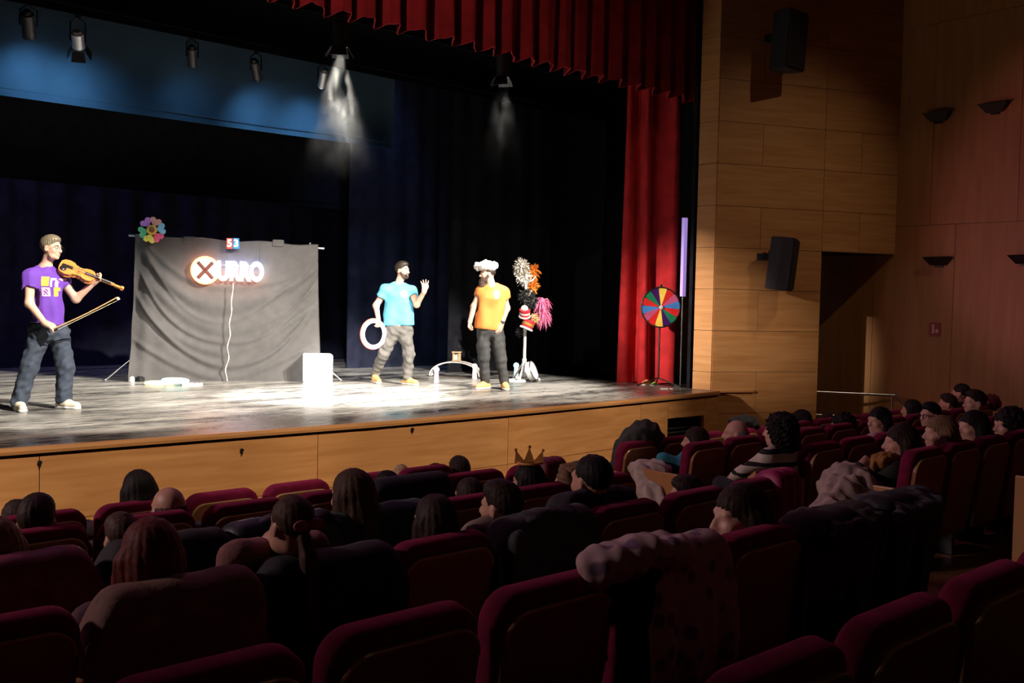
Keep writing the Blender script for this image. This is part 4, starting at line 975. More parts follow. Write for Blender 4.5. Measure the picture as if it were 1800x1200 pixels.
def hair_ops(c, M, style, s=1.0):
    q = lambda x, y, z: tf(M, c, (x * s, y * s, z * s))
    e = lambda p, r, **kw: ell(q(*p), tuple(a * s for a in r), rot=M, **kw)
    C = lambda a, b, ra, rb=None, **kw: cap(q(*a), q(*b), ra * s, (rb if rb is not None else ra) * s, **kw)
    face = [e((0, 0.105, -0.045), (0.072, 0.075, 0.088), op='-', k=0.015 * s)]
    brow = [e((0, 0.125, -0.02), (0.095, 0.085, 0.098), op='-', k=0.035 * s)]
    ears = [e((sx * 0.088, 0.012, -0.02), (0.03, 0.03, 0.036), op='-', k=0.01 * s) for sx in (-1, 1)]
    neckcut = [e((0, 0.01, -0.15), (0.10, 0.11, 0.085), op='-', k=0.02 * s)]
    top = [e((0, -0.018, 0.042), (0.084, 0.104, 0.092), k=0.02 * s)]
    if style == 'short': return [e((0, -0.020, 0.038), (0.0795, 0.100, 0.090), k=0.02 * s), e((0, 0.015, 0.085), (0.066, 0.075, 0.050), k=0.03 * s)] + face + brow + ears + [e((0, 0.02, -0.14), (0.11, 0.125, 0.10), op='-', k=0.03 * s)]
    if style == 'crop': return [e((0, -0.018, 0.036), (0.0785, 0.098, 0.0885), k=0.02 * s)] + face + brow + ears + [e((0, 0.02, -0.14), (0.11, 0.125, 0.10), op='-', k=0.03 * s)]
    if style == 'bald': return [e((0, -0.024, 0.0), (0.081, 0.098, 0.06), k=0.02 * s), e((0, 0.02, 0.085), (0.085, 0.11, 0.075), op='-', k=0.01 * s)] + face + ears + neckcut
    if style == 'long': return top + [e((0, -0.055, -0.03), (0.090, 0.075, 0.13), k=0.04 * s), C((0, -0.085, -0.08), (0, -0.095, -0.27), 0.075, 0.06, k=0.05 * s), C((-0.075, -0.03, 0.0), (-0.085, -0.03, -0.25), 0.034, 0.03, k=0.04 * s), C((0.075, -0.03, 0.0), (0.085, -0.03, -0.25), 0.034, 0.03, k=0.04 * s)] + face
    if style == 'verylong': return top + [e((0, -0.055, -0.03), (0.092, 0.08, 0.13), k=0.04 * s), C((0, -0.085, -0.08), (0, -0.11, -0.40), 0.08, 0.07, k=0.05 * s), C((-0.075, -0.03, 0.0), (-0.095, -0.03, -0.38), 0.038, 0.04, k=0.04 * s), C((0.075, -0.03, 0.0), (0.095, -0.03, -0.38), 0.038, 0.04, k=0.04 * s)] + face
    if style == 'bob': return top + [e((0, -0.045, -0.04), (0.096, 0.088, 0.105), k=0.04 * s), C((-0.08, -0.01, 0.0), (-0.082, 0.0, -0.11), 0.034, k=0.03 * s), C((0.08, -0.01, 0.0), (0.082, 0.0, -0.11), 0.034, k=0.03 * s)] + face
    if style == 'curly': return [e((0, -0.03, 0.045), (0.108, 0.118, 0.105), k=0.03 * s), e((0, -0.05, -0.03), (0.112, 0.10, 0.10), k=0.04 * s), e((0, -0.055, -0.10), (0.095, 0.075, 0.07), k=0.04 * s)] + face
    if style == 'pony': return [e((0, -0.018, 0.036), (0.081, 0.101, 0.090), k=0.02 * s), e((0, -0.11, 0.045), (0.028, 0.03, 0.028), k=0.01 * s), C((0, -0.125, 0.03), (0, -0.15, -0.12), 0.03, 0.032, k=0.01 * s), C((0, -0.15, -0.12), (0, -0.125, -0.30), 0.032, 0.012, k=0.02 * s)] + face + ears + neckcut
    if style == 'lowpony': return [e((0, -0.018, 0.036), (0.081, 0.101, 0.090), k=0.02 * s), C((0, -0.10, -0.035), (0, -0.135, -0.11), 0.030, 0.032, k=0.01 * s), C((0, -0.135, -0.11), (0.02, -0.14, -0.40), 0.036, 0.030, k=0.02 * s)] + face + ears
    if style == 'bun': return [e((0, -0.018, 0.036), (0.081, 0.101, 0.090), k=0.02 * s), e((0, -0.115, 0.0), (0.04, 0.035, 0.036), k=0.01 * s)] + face + ears + neckcut
    if style == 'beanie': return [e((0, -0.015, 0.045), (0.090, 0.108, 0.100), k=0.02 * s), C((0, -0.015, 0.02), (0, -0.015, 0.03), 0.102, k=0.02 * s)] + [e((0, 0.10, -0.06), (0.08, 0.085, 0.085), op='-', k=0.01 * s), e((0, 0.0, -0.13), (0.12, 0.13, 0.10), op='-', k=0.01 * s)]
    return top + face
def strand_disp(c, seed, amp=0.004, curly=False):
    rs = np.random.RandomState(seed); p = rs.uniform(0, 6.28, 4)
    if curly: return waves(seed, 0.010, 95, n=7)
    def f(X, Y, Z):
        a = np.arctan2(Y - c[1], X - c[0])
        return amp * (np.sin(23 * a + 14 * Z + p[0]) * 0.6 + np.sin(41 * a - 9 * Z + p[1]) * 0.4)
    return f
def hand_ops(w, d, n, s=1.0, curl=0.5, spread=0.12, k=0.008, thumb=1):
    """palm and five bent fingers; w wrist point, d pointing direction, n palm normal (the way the fingers curl)"""
    w = Vector(w); d = Vector(d).normalized(); n = Vector(n); n = (n - d * n.dot(d)).normalized(); x = d.cross(n).normalized()
    L = 0.085 * s
    ops = [cap(w, w + d * 0.03 * s, 0.026 * s, 0.028 * s, k=0.02)]
    for i in range(4):
        o = (i - 1.5) * 0.019 * s
        ops.append(cap(w + d * 0.015 * s + x * o * 0.6, w + d * L + x * o, 0.014 * s, 0.0115 * s, k=0.016))
    for i, fl in enumerate((0.066, 0.078, 0.074, 0.058)):
        o = (i - 1.5) * 0.0195 * s; ang = (i - 1.5) * spread
        base = w + d * L + x * o; cd = curl * (0.8 + 0.1 * i)
        dirn = (d * math.cos(ang) + x * math.sin(ang)).normalized(); a = cd * 0.6
        for j, part in enumerate((0.45, 0.32, 0.23)):
            v = dirn * math.cos(a) + n * math.sin(a); nb = base + v * fl * part * s
            ops.append(cap(base, nb, (0.0098 - 0.0012 * j) * s, (0.0088 - 0.0012 * j) * s, k=0.004)); base = nb; a += cd * 0.75
    tb = w + d * 0.025 * s - x * 0.022 * s * thumb; td = (d * 0.7 - x * 0.62 * thumb + n * 0.35).normalized()
    t1 = tb + td * 0.045 * s; td2 = (d * 0.8 - x * 0.2 * thumb + n * 0.5 * (0.5 + curl)).normalized(); t2 = t1 + td2 * 0.032 * s
    ops += [cap(tb, t1, 0.0135 * s, 0.0105 * s, k=0.012), cap(t1, t2, 0.0105 * s, 0.0085 * s, k=0.004)]
    return ops
def face_bits(parent, c, M, s=1.0, brow=(0.03, 0.02, 0.015), iris=(0.05, 0.03, 0.02)):
    M4 = Matrix([list(map(float, r)) for r in M])
    def P(x, y, z): return Vector(c) + M4 @ Vector((x * s, y * s, z * s))
    for sx in (-1, 1):
        e = MB().sph(P(sx * 0.032, 0.079, 0.001), 0.0125 * s, 10).build('eye', pm('eye_white', (0.75, 0.72, 0.70), 0.25), parent, smooth=True)
        MB().sph(P(sx * 0.032, 0.0885, 0.001), 0.0055 * s, 8).build('iris', pm('iris_dark', iris, 0.2), e)
        MB().tube([P(sx * 0.016, 0.091, 0.020), P(sx * 0.032, 0.090, 0.027), P(sx * 0.050, 0.076, 0.022)], 0.0042 * s, 6).build('eyebrow', pm('brow_hair', brow, 0.7), parent)
    MB().tube([P(-0.021, 0.084, -0.0655), P(0, 0.0925, -0.0640), P(0.021, 0.084, -0.0655)], 0.0050 * s, 6).build('lips', pm('lips', (0.42, 0.13, 0.11), 0.5), parent)
def shoe_ops(a, d, L=0.275, h=0.10, w=0.046):
    """ankle point projected to the floor, direction; returns upper and sole"""
    a = Vector((a[0], a[1], a[2])); d = Vector((d[0], d[1], 0)).normalized()
    heel = a - d * 0.055; toe = a + d * (L - 0.10)
    up = [cap(heel + Vector((0, 0, 0.045)), a + d * 0.06 + Vector((0, 0, 0.05)), 0.042, 0.046, k=0.03), cap(a + d * 0.06 + Vector((0, 0, 0.045)), toe + Vector((0, 0, 0.036)), 0.046, 0.040, k=0.03), cap(a + Vector((0, 0, 0.06)), a + Vector((0, 0, h + 0.01)), 0.046, 0.048, k=0.03), cut((0, 0, a.z + 0.016), (0, 0, -1)), cut((0, 0, a.z + h), (0, 0, 1))]
    so = [cap(heel + Vector((0, 0, 0.02)), a + d * 0.07 + Vector((0, 0, 0.02)), 0.046, 0.048, k=0.02), cap(a + d * 0.07 + Vector((0, 0, 0.02)), toe + Vector((0, 0, 0.02)), 0.049, 0.044, k=0.02), cut((0, 0, a.z + 0.0), (0, 0, -1)), cut((0, 0, a.z + 0.028), (0, 0, 1))]
    return up, so
def limb(pts, rs, k=0.03):
    return [cap(pts[i], pts[i + 1], rs[i], rs[i + 1], k=k) for i in range(len(pts) - 1)]
def patch(name, parent, target, cx, cz, w, h, mat, dirn=(0, 1, 0), nx=8, nz=8, shape=None, off=0.004):
    """flat print lying on a garment: a small grid laid onto the cloth surface"""
    me = target.data; bv = BVHTree.FromPolygons([v.co for v in me.vertices], [p.vertices for p in me.polygons])
    D = Vector(dirn).normalized(); X = Vector((D.y, -D.x, 0)).normalized(); m = MB(); g = {}
    for i in range(nx + 1):
        for j in range(nz + 1):
            o = X * (cx + w * (i / nx - 0.5)) + Vector((0, 0, cz + h * (j / nz - 0.5))) - D * 1.0
            hit = bv.ray_cast(o, D)
            if hit[0] is not None: g[i, j] = m.bm.verts.new(hit[0] - D * off)
    for i in range(nx):
        for j in range(nz):
            u, v = (i + 0.5) / nx * 2 - 1, (j + 0.5) / nz * 2 - 1
            if shape and not shape(u, v): continue
            q = [g.get(x) for x in ((i, j), (i + 1, j), (i + 1, j + 1), (i, j + 1))]
            if all(q): m.bm.faces.new(q)
    return m.build(name, mat, parent)

class Fig:
    """pose written in metres in a frame facing the camera: x to the picture's right, y away from the camera, z up"""
    def __init__(s, u, v, label, px_u, px_v, scale):
        p = at_z(u, v, STAGE); s.rz = math.atan2(RT[1], RT[0])
        s.t = empty('person', p, s.rz, label, 'person'); s.u, s.v, s.sc = px_u, px_v, scale
    def P(s, u, v, y=0.0): return ((u - s.u) / s.sc, y, (s.v - v) / s.sc)

def performer_violin():
    F = Fig(85, 719, 'man in a purple T-shirt and dark jeans playing the violin', 85, 719, 171.7); t, P = F.t, F.P
    hc = P(92, 436, -0.03); HM = rotz(-1.72) @ rotx(-0.05)
    shR, elR, wrR = P(67, 488, -0.165), P(69, 533, -0.21), P(99, 566, -0.25)
    shL, elL, wrL = P(95, 489, 0.15), P(116, 524, 0.22), P(150, 494, 0.20)
    hipR, knR, anR = P(75, 588, -0.07), P(62, 645, -0.13), P(47, 706, -0.16)
    hipL, knL, anL = P(97, 588, 0.08), P(107, 645, 0.10), P(104, 702, 0.10)
    chest, belly, pel = P(81, 500), P(84, 540), P(86, 575)
    neck = P(80, 469)
    body = head_ops(hc, HM, 1.0) + [cap(neck, P(86, 452, -0.02), 0.058, 0.052, k=0.03)] + [cap(P(78, 478), chest, 0.08, 0.11, k=0.05), cap(chest, pel, 0.12, 0.11, k=0.05), cap(shR, shL, 0.055, k=0.05)]
    body += limb([shR, elR, wrR], [0.05, 0.042, 0.028]) + limb([shL, elL, wrL], [0.05, 0.042, 0.028])
    body += limb([hipR, knR, anR], [0.085, 0.055, 0.04]) + limb([hipL, knL, anL], [0.085, 0.055, 0.04])
    body += hand_ops(wrR, (0.16, -0.02, -0.06), (0.3, 0.4, -0.9), 1.0, 1.05, 0.05, thumb=-1)
    body += hand_ops(wrL, (0.10, -0.02, 0.06), (-0.2, -0.6, 0.5), 0.95, 1.0, 0.05, thumb=1)
    sdf_obj('body', body, 0.0075, M_SKIN, t)
    sh = [cap(P(78, 481, -0.02), chest, 0.10, 0.135, k=0.06), cap(chest, belly, 0.145, 0.135, k=0.06), cap(belly, P(85, 580), 0.135, 0.150, k=0.06), cap(shR, shL, 0.062, k=0.06), cap(P(80, 476, -0.03), shR, 0.055, 0.060, k=0.05), cap(P(82, 476, 0.03), shL, 0.055, 0.060, k=0.05), cap(shR, tuple(np.array(shR) * 0.42 + np.array(elR) * 0.58), 0.074, 0.072, k=0.05), cap(shL, tuple(np.array(shL) * 0.45 + np.array(elL) * 0.55), 0.074, 0.072, k=0.05),
          cap(P(81, 460, -0.02), P(80, 473, -0.02), 0.062, 0.070, op='-', k=0.01), cut(P(85, 571), (0.0, 0, -1)), cut(tuple(np.array(shR) * 0.5 + np.array(elR) * 0.5 + np.array((0, 0, -0.02))), (0, -0.25, -1)) if False else cut(P(85, 571), (0, 0, -1))]
    # open sleeve ends
    shirt = sdf_obj('shirt', sh + [cap(tuple(np.array(shR) * 0.36 + np.array(elR) * 0.64), elR, 0.088, 0.10, op='-', k=0.004), cap(tuple(np.array(shL) * 0.40 + np.array(elL) * 0.60), elL, 0.088, 0.10, op='-', k=0.004)], 0.009, pm('purple_cotton', (0.115, 0.032, 0.32), 0.8, 0.1, 10, sheen=0.3, bump=0.1, bscale=80), t, disp=waves(11, 0.005, 26, (1, 1, 0.7)))
    tr = limb([hipR, knR, tuple(np.array(anR) + (0, 0, 0.0))], [0.108, 0.083, 0.077], 0.04) + limb([hipL, knL, anL], [0.108, 0.083, 0.077], 0.04) + [cap(P(84, 574, -0.06), P(88, 574, 0.06), 0.128, k=0.06), cut((0, 0, 0.045), (0, 0, -1)), cut(P(85, 566), (0, 0, 1))]
    sdf_obj('trousers', tr, 0.009, pm('dark_denim', (0.030, 0.040, 0.062), 0.8, 0.25, 14, bump=0.15, bscale=90), t, disp=waves(12, 0.007, 30, (0.8, 0.8, 1), 9))
    for an, d in ((anR, (0.62, -0.78)), (anL, (0.93, -0.35))):
        up, so = shoe_ops((an[0], an[1], 0), d)
        o = sdf_obj('shoe', up, 0.008, pm('beige_canvas', (0.62, 0.54, 0.42), 0.7), t); sdf_obj('sole', so, 0.008, M_WHITE, o)
    sdf_obj('hair', hair_ops(hc, HM, 'short'), 0.006, pm('grey_blond_hair', (0.16, 0.125, 0.08), 0.45, 0.4, 60), t, disp=strand_disp(hc, 3, 0.003))
    face_bits(t, hc, HM)
    M4 = Matrix([list(map(float, r)) for r in HM]); G = lambda x, y, z: Vector(hc) + M4 @ Vector((x, y, z))
    g = MB()
    for sx in (-1, 1):
        g.tube([G(sx * 0.034 + 0.024 * math.cos(a), 0.104, 0.0 + 0.018 * math.sin(a)) for a in np.linspace(0, 6.28, 15)[:-1]], 0.0016, 5, True)
        g.tube([G(sx * 0.058, 0.10, 0.006), G(sx * 0.078, 0.05, 0.008), G(sx * 0.082, -0.01, 0.004)], 0.0018, 5)
    g.tube([G(-0.010, 0.105, 0.006), G(0, 0.109, 0.010), G(0.010, 0.105, 0.006)], 0.0018, 5)
    g.build('glasses', M_DARKMETAL, t)
    # chest print: blocks of yellow and orange with purple silhouettes
    pr = pm('print_yellow', (0.85, 0.50, 0.06), 0.7); pr2 = pm('print_orange', (0.80, 0.28, 0.10), 0.7); pr3 = pm('print_pink', (0.75, 0.42, 0.55), 0.7)
    x0, z0 = (96 - 85) / 171.7, (719 - 504) / 171.7
    D = (0, 1, 0)
    patch('chest_print', t, shirt, x0 - 0.030, z0 + 0.055, 0.066, 0.095, pr, D)
    patch('chest_print', t, shirt, x0 + 0.042, z0 + 0.045, 0.060, 0.090, pr3, D, shape=lambda u, v: (u * 3 % 1 < 0.6) or v > 0.5)
    patch('chest_print', t, shirt, x0 - 0.025, z0 - 0.050, 0.075, 0.090, pr3, D, nx=12, nz=12, shape=lambda u, v: abs(u) > 0.55 or abs(v) > 0.72 or (u + v) % 0.8 < 0.35)
    patch('chest_print', t, shirt, x0 + 0.050, z0 - 0.050, 0.055, 0.090, pr, D, shape=lambda u, v: u > -0.5)
    # violin under the chin, held out on the far arm
    org = Vector(P(99, 466, 0.06)); end = Vector(P(186, 502, 0.26)); ax = (end - org).normalized()
    nrm = Vector((0.25, -0.62, 0.75)); nrm = (nrm - ax * nrm.dot(ax)).normalized(); sd = ax.cross(nrm)
    VM = Matrix(((sd.x, nrm.x, ax.x, org.x), (sd.y, nrm.y, ax.y, org.y), (sd.z, nrm.z, ax.z, org.z), (0, 0, 0, 1)))
    W = Matrix.Translation(t.location) @ Matrix.Rotation(F.rz, 4, 'Z') @ VM
    vi = empty('violin', W.translation, 0, 'orange-brown violin tucked under the chin of the man in purple', 'violin'); vi.matrix_world = W
    prof = [(0.00, 0.02), (0.005, 0.060), (0.03, 0.092), (0.08, 0.104), (0.125, 0.092), (0.150, 0.066), (0.158, 0.070), (0.185, 0.056), (0.215, 0.060), (0.222, 0.056), (0.24, 0.072), (0.285, 0.083), (0.325, 0.074), (0.348, 0.045), (0.355, 0.018)]
    pol = [(w, z) for z, w in prof] + [(-w, z) for z, w in prof[::-1]]
    M_VIO = wood('violin_varnish', (0.50, 0.16, 0.035), (0.66, 0.27, 0.07), (9, 9, 1.2), 0.25); M_EBO = pm('ebony', (0.015, 0.012, 0.012), 0.35)
    MB().prism(pol[::-1], 0.036, Matrix.Translation((0, -0.018, 0))).build('violin_body', M_VIO, vi)
    for yy in (-0.024, 0.018): MB().prism([(x * 1.04, z * 1.01 - 0.002) for x, z in pol][::-1], 0.006, Matrix.Translation((0, yy, 0))).build('plate', M_VIO, vi)
    MB().box((0, 0.018, 0.44), (0.026, 0.022, 0.24), bev=0.006).build('neck', M_VIO, vi)
    MB().box((0, 0.034, 0.385), (0.030, 0.010, 0.27), bev=0.003).build('fingerboard', M_EBO, vi)
    MB().box((0, 0.034, 0.075), (0.036, 0.008, 0.11), bev=0.003).build('tailpiece', M_EBO, vi)
    MB().sph((0.045, 0.032, 0.045), 0.036, 14, (1, 0.35, 0.9)).build('chin_rest', M_EBO, vi, smooth=True)
    MB().box((0, 0.040, 0.195), (0.045, 0.030, 0.004)).build('bridge', M_PINE, vi)
    MB().box((0, 0.014, 0.585), (0.022, 0.026, 0.06), bev=0.005).cyl((-0.016, 0.014, 0.635), (0.016, 0.014, 0.635), 0.019, n=14).build('scroll', M_VIO, vi)
    for k in range(4): MB().cyl((-0.035 if k % 2 else 0.035, 0.014, 0.565 + 0.014 * k), (0, 0.014, 0.565 + 0.014 * k), 0.0045, n=6).build('tuning_peg', M_EBO, vi)
    for k in range(4): MB().cyl((-0.0105 + 0.007 * k, 0.038, 0.12), (-0.006 + 0.004 * k, 0.042, 0.55), 0.0008, n=4).build('string', M_METAL, vi)
    for sx in (-1, 1): MB().tube([(sx * 0.030, 0.0245, 0.165), (sx * 0.038, 0.0245, 0.18), (sx * 0.033, 0.0245, 0.20), (sx * 0.040, 0.0245, 0.22)], 0.003, 5).build('sound_hole', M_EBO, vi)
    # bow in the near hand
    b0 = Vector(P(110, 580, -0.27)); b1 = Vector(P(218, 521, -0.16)); ax = (b1 - b0).normalized(); L = (b1 - b0).length
    nrm = Vector((0, -0.3, 1)); nrm = (nrm - ax * nrm.dot(ax)).normalized(); sd = ax.cross(nrm)
    BM = Matrix.Translation(t.location) @ Matrix.Rotation(F.rz, 4, 'Z') @ Matrix(((sd.x, nrm.x, ax.x, b0.x), (sd.y, nrm.y, ax.y, b0.y), (sd.z, nrm.z, ax.z, b0.z), (0, 0, 0, 1)))
    bo = empty('violin_bow', BM.translation, 0, 'pale violin bow pointing right in the lowered hand of the violinist', 'violin bow'); bo.matrix_world = BM
    MB().tube([(0, 0.012 - 0.012 * math.sin(math.pi * k / 12), L * k / 12) for k in range(13)], 0.0065, 8).build('stick', wood('pernambuco', (0.52, 0.26, 0.10), (0.66, 0.38, 0.18), (9, 9, 1), 0.3), bo, smooth=True)
    MB().box((0, -0.018, L / 2), (0.010, 0.002, L * 0.95)).build('bow_hair', pm('bow_horsehair', (0.80, 0.70, 0.50), 0.6), bo)
    MB().box((0, -0.008, 0.05), (0.012, 0.024, 0.05), bev=0.003).build('frog', M_EBO, bo)
    MB().prism([(-0.006, L - 0.012), (0.006, L - 0.012), (0.004, L + 0.012), (-0.004, L + 0.012)], 0.026, Matrix.Translation((0, -0.018, 0))).build('tip', M_WHITE, bo)

def performer_blue():
    F = Fig(690, 674, 'man in a light blue T-shirt gesturing with one raised hand', 690, 674, 122.5); t, P = F.t, F.P
    hc = P(704, 476, 0); HM = rotz(-2.05)
    shR, elR, wrR = P(676, 511, -0.04), P(660, 538, -0.06), P(666, 561, -0.16)
    shL, elL, wrL = P(720, 512, 0.02), P(731, 535, -0.10), P(745, 513, -0.22)
    hipR, knR, anR = P(690, 585, 0.0), P(675, 622, -0.04), P(658, 655, 0.10)
    hipL, knL, anL = P(711, 585, -0.02), P(719, 622, -0.10), P(717, 662, -0.10)
    chest, belly, pel = P(697, 520), P(699, 548), P(700, 575)
    body = head_ops(hc, HM) + [cap(P(698, 500), P(702, 487), 0.060, 0.055, k=0.03), cap(P(697, 508), chest, 0.08, 0.11, k=0.05), cap(chest, pel, 0.12, 0.11, k=0.05), cap(shR, shL, 0.055, k=0.05)]
    body += limb([shR, elR, wrR], [0.052, 0.044, 0.030]) + limb([shL, elL, wrL], [0.052, 0.044, 0.030]) + limb([hipR, knR, anR], [0.085, 0.055, 0.04]) + limb([hipL, knL, anL], [0.085, 0.055, 0.04])
    body += hand_ops(wrL, (0.01, -0.02, 0.12), (-0.45, 0.9, 0.0), 1.12, 0.35, 0.26, thumb=1)
    body += hand_ops(wrR, (0.0, -0.02, -0.10), (-0.3, -0.8, 0.0), 1.0, 1.0, 0.05, thumb=1)
    sdf_obj('body', body, 0.0075, M_SKIN, t)
    mid = lambda a, b, k: tuple(np.array(a) * (1 - k) + np.array(b) * k)
    sh = [cap(P(697, 510), chest, 0.10, 0.14, k=0.06), cap(mid(chest, P(690, 520), 1.0), P(688, 566), 0.125, 0.135, k=0.06), cap(P(706, 520), P(710, 566), 0.125, 0.135, k=0.06), cap(shR, shL, 0.066, k=0.06), cap(P(693, 503), shR, 0.055, 0.064, k=0.05), cap(P(705, 503), shL, 0.055, 0.064, k=0.05), cap(shR, mid(shR, elR, 0.62), 0.078, 0.076, k=0.05), cap(shL, mid(shL, elL, 0.62), 0.078, 0.076, k=0.05),
          cap(P(701, 490), P(699, 501), 0.06, 0.072, op='-', k=0.01), cut(P(699, 572), (0.05, 0, -1)), cap(mid(shR, elR, 0.68), elR, 0.09, 0.10, op='-', k=0.004), cap(mid(shL, elL, 0.68), elL, 0.09, 0.10, op='-', k=0.004)]
    shirt = sdf_obj('shirt', sh, 0.009, pm('sky_blue_cotton', (0.10, 0.45, 0.66), 0.8, 0.06, 10, bump=0.1, bscale=80), t, disp=waves(21, 0.006, 24, (1, 1, 0.7)))
    tr = limb([hipR, knR, anR], [0.108, 0.078, 0.062], 0.04) + limb([hipL, knL, anL], [0.108, 0.078, 0.062], 0.04) + [cap(P(692, 576), P(708, 576), 0.118, k=0.06), cut(P(699, 567), (0, 0, 1))]
    sdf_obj('trousers', tr, 0.009, pm('grey_denim', (0.105, 0.098, 0.090), 0.8, 0.2, 16, bump=0.15, bscale=90), t, disp=waves(22, 0.008, 34, (0.8, 0.8, 1), 9))
    for an, d in ((anR, (0.35, -0.8)), (anL, (0.75, -0.66))):
        up, so = shoe_ops((an[0], an[1], 0), d, 0.28, 0.13)
        o = sdf_obj('boot', up, 0.008, pm('tan_suede', (0.70, 0.36, 0.12), 0.75), t); sdf_obj('sole', so, 0.008, M_WHITE, o)
    sdf_obj('hair', hair_ops(hc, HM, 'short'), 0.006, pm('dark_brown_hair', (0.030, 0.020, 0.014), 0.5, 0.4, 60), t, disp=strand_disp(hc, 5, 0.003))
    q = lambda x, y, z: tf(HM, hc, (x, y, z))
    sdf_obj('beard', [ell(q(0, 0.048, -0.085), (0.058, 0.050, 0.040), rot=HM, k=0.02), cap(q(-0.066, 0.012, -0.03), q(-0.05, 0.04, -0.08), 0.013, 0.02, k=0.02), cap(q(0.066, 0.012, -0.03), q(0.05, 0.04, -0.08), 0.013, 0.02, k=0.02), cap(q(-0.024, 0.086, -0.050), q(0.024, 0.086, -0.050), 0.009, k=0.01), ell(q(0, 0.098, -0.066), (0.020, 0.02, 0.008), rot=HM, op='-', k=0.006)], 0.006, pm('dark_beard', (0.05, 0.028, 0.018), 0.7, 0.4, 80), t, disp=waves(6, 0.002, 160))
    face_bits(t, hc, HM)
    MB().tube([q(0.075, 0.0, -0.02), q(0.072, 0.05, -0.05), q(0.045, 0.10, -0.068)], 0.003, 6).sph(q(0.043, 0.104, -0.069), 0.010, 8).build('headset_microphone', M_PLASTIC, t)
    x0, z0 = (709 - 690) / 122.5, (674 - 517) / 122.5
    patch('chest_logo', t, shirt, x0, z0, 0.10, 0.10, pm('logo_white', (0.8, 0.72, 0.6), 0.7), nx=14, nz=14, shape=lambda u, v: u * u + v * v < 0.95)
    patch('chest_logo', t, shirt, x0, z0, 0.06, 0.06, pm('logo_orange', (0.85, 0.45, 0.15), 0.7), nx=10, nz=10, shape=lambda u, v: abs(u - v) < 0.5 or abs(u + v) < 0.3, off=0.007)
    # light ring hanging from the lowered hand
    c = Matrix.Translation(t.location) @ Matrix.Rotation(F.rz, 4, 'Z') @ Vector(P(659, 587, -0.19))
    RR = Matrix.Rotation(F.rz + 0.75, 3, 'Z') @ Matrix.Rotation(0.12, 3, 'Y')
    r = empty('light_ring', c, 0, 'glowing white ring with a red edge held by the man in blue', 'ring light')
    MB().torus((0, 0, 0), 0.185, 0.030, 48, 12, RR).build('tube', em('ring_white_glow', (1.0, 0.97, 0.95), 2.2), r, smooth=True)
    MB().torus(RR @ Vector((0, 0.012, 0)), 0.212, 0.009, 48, 8, RR).build('edge_strip', em('ring_red_glow', (1.0, 0.10, 0.04), 2.0), r, smooth=True)

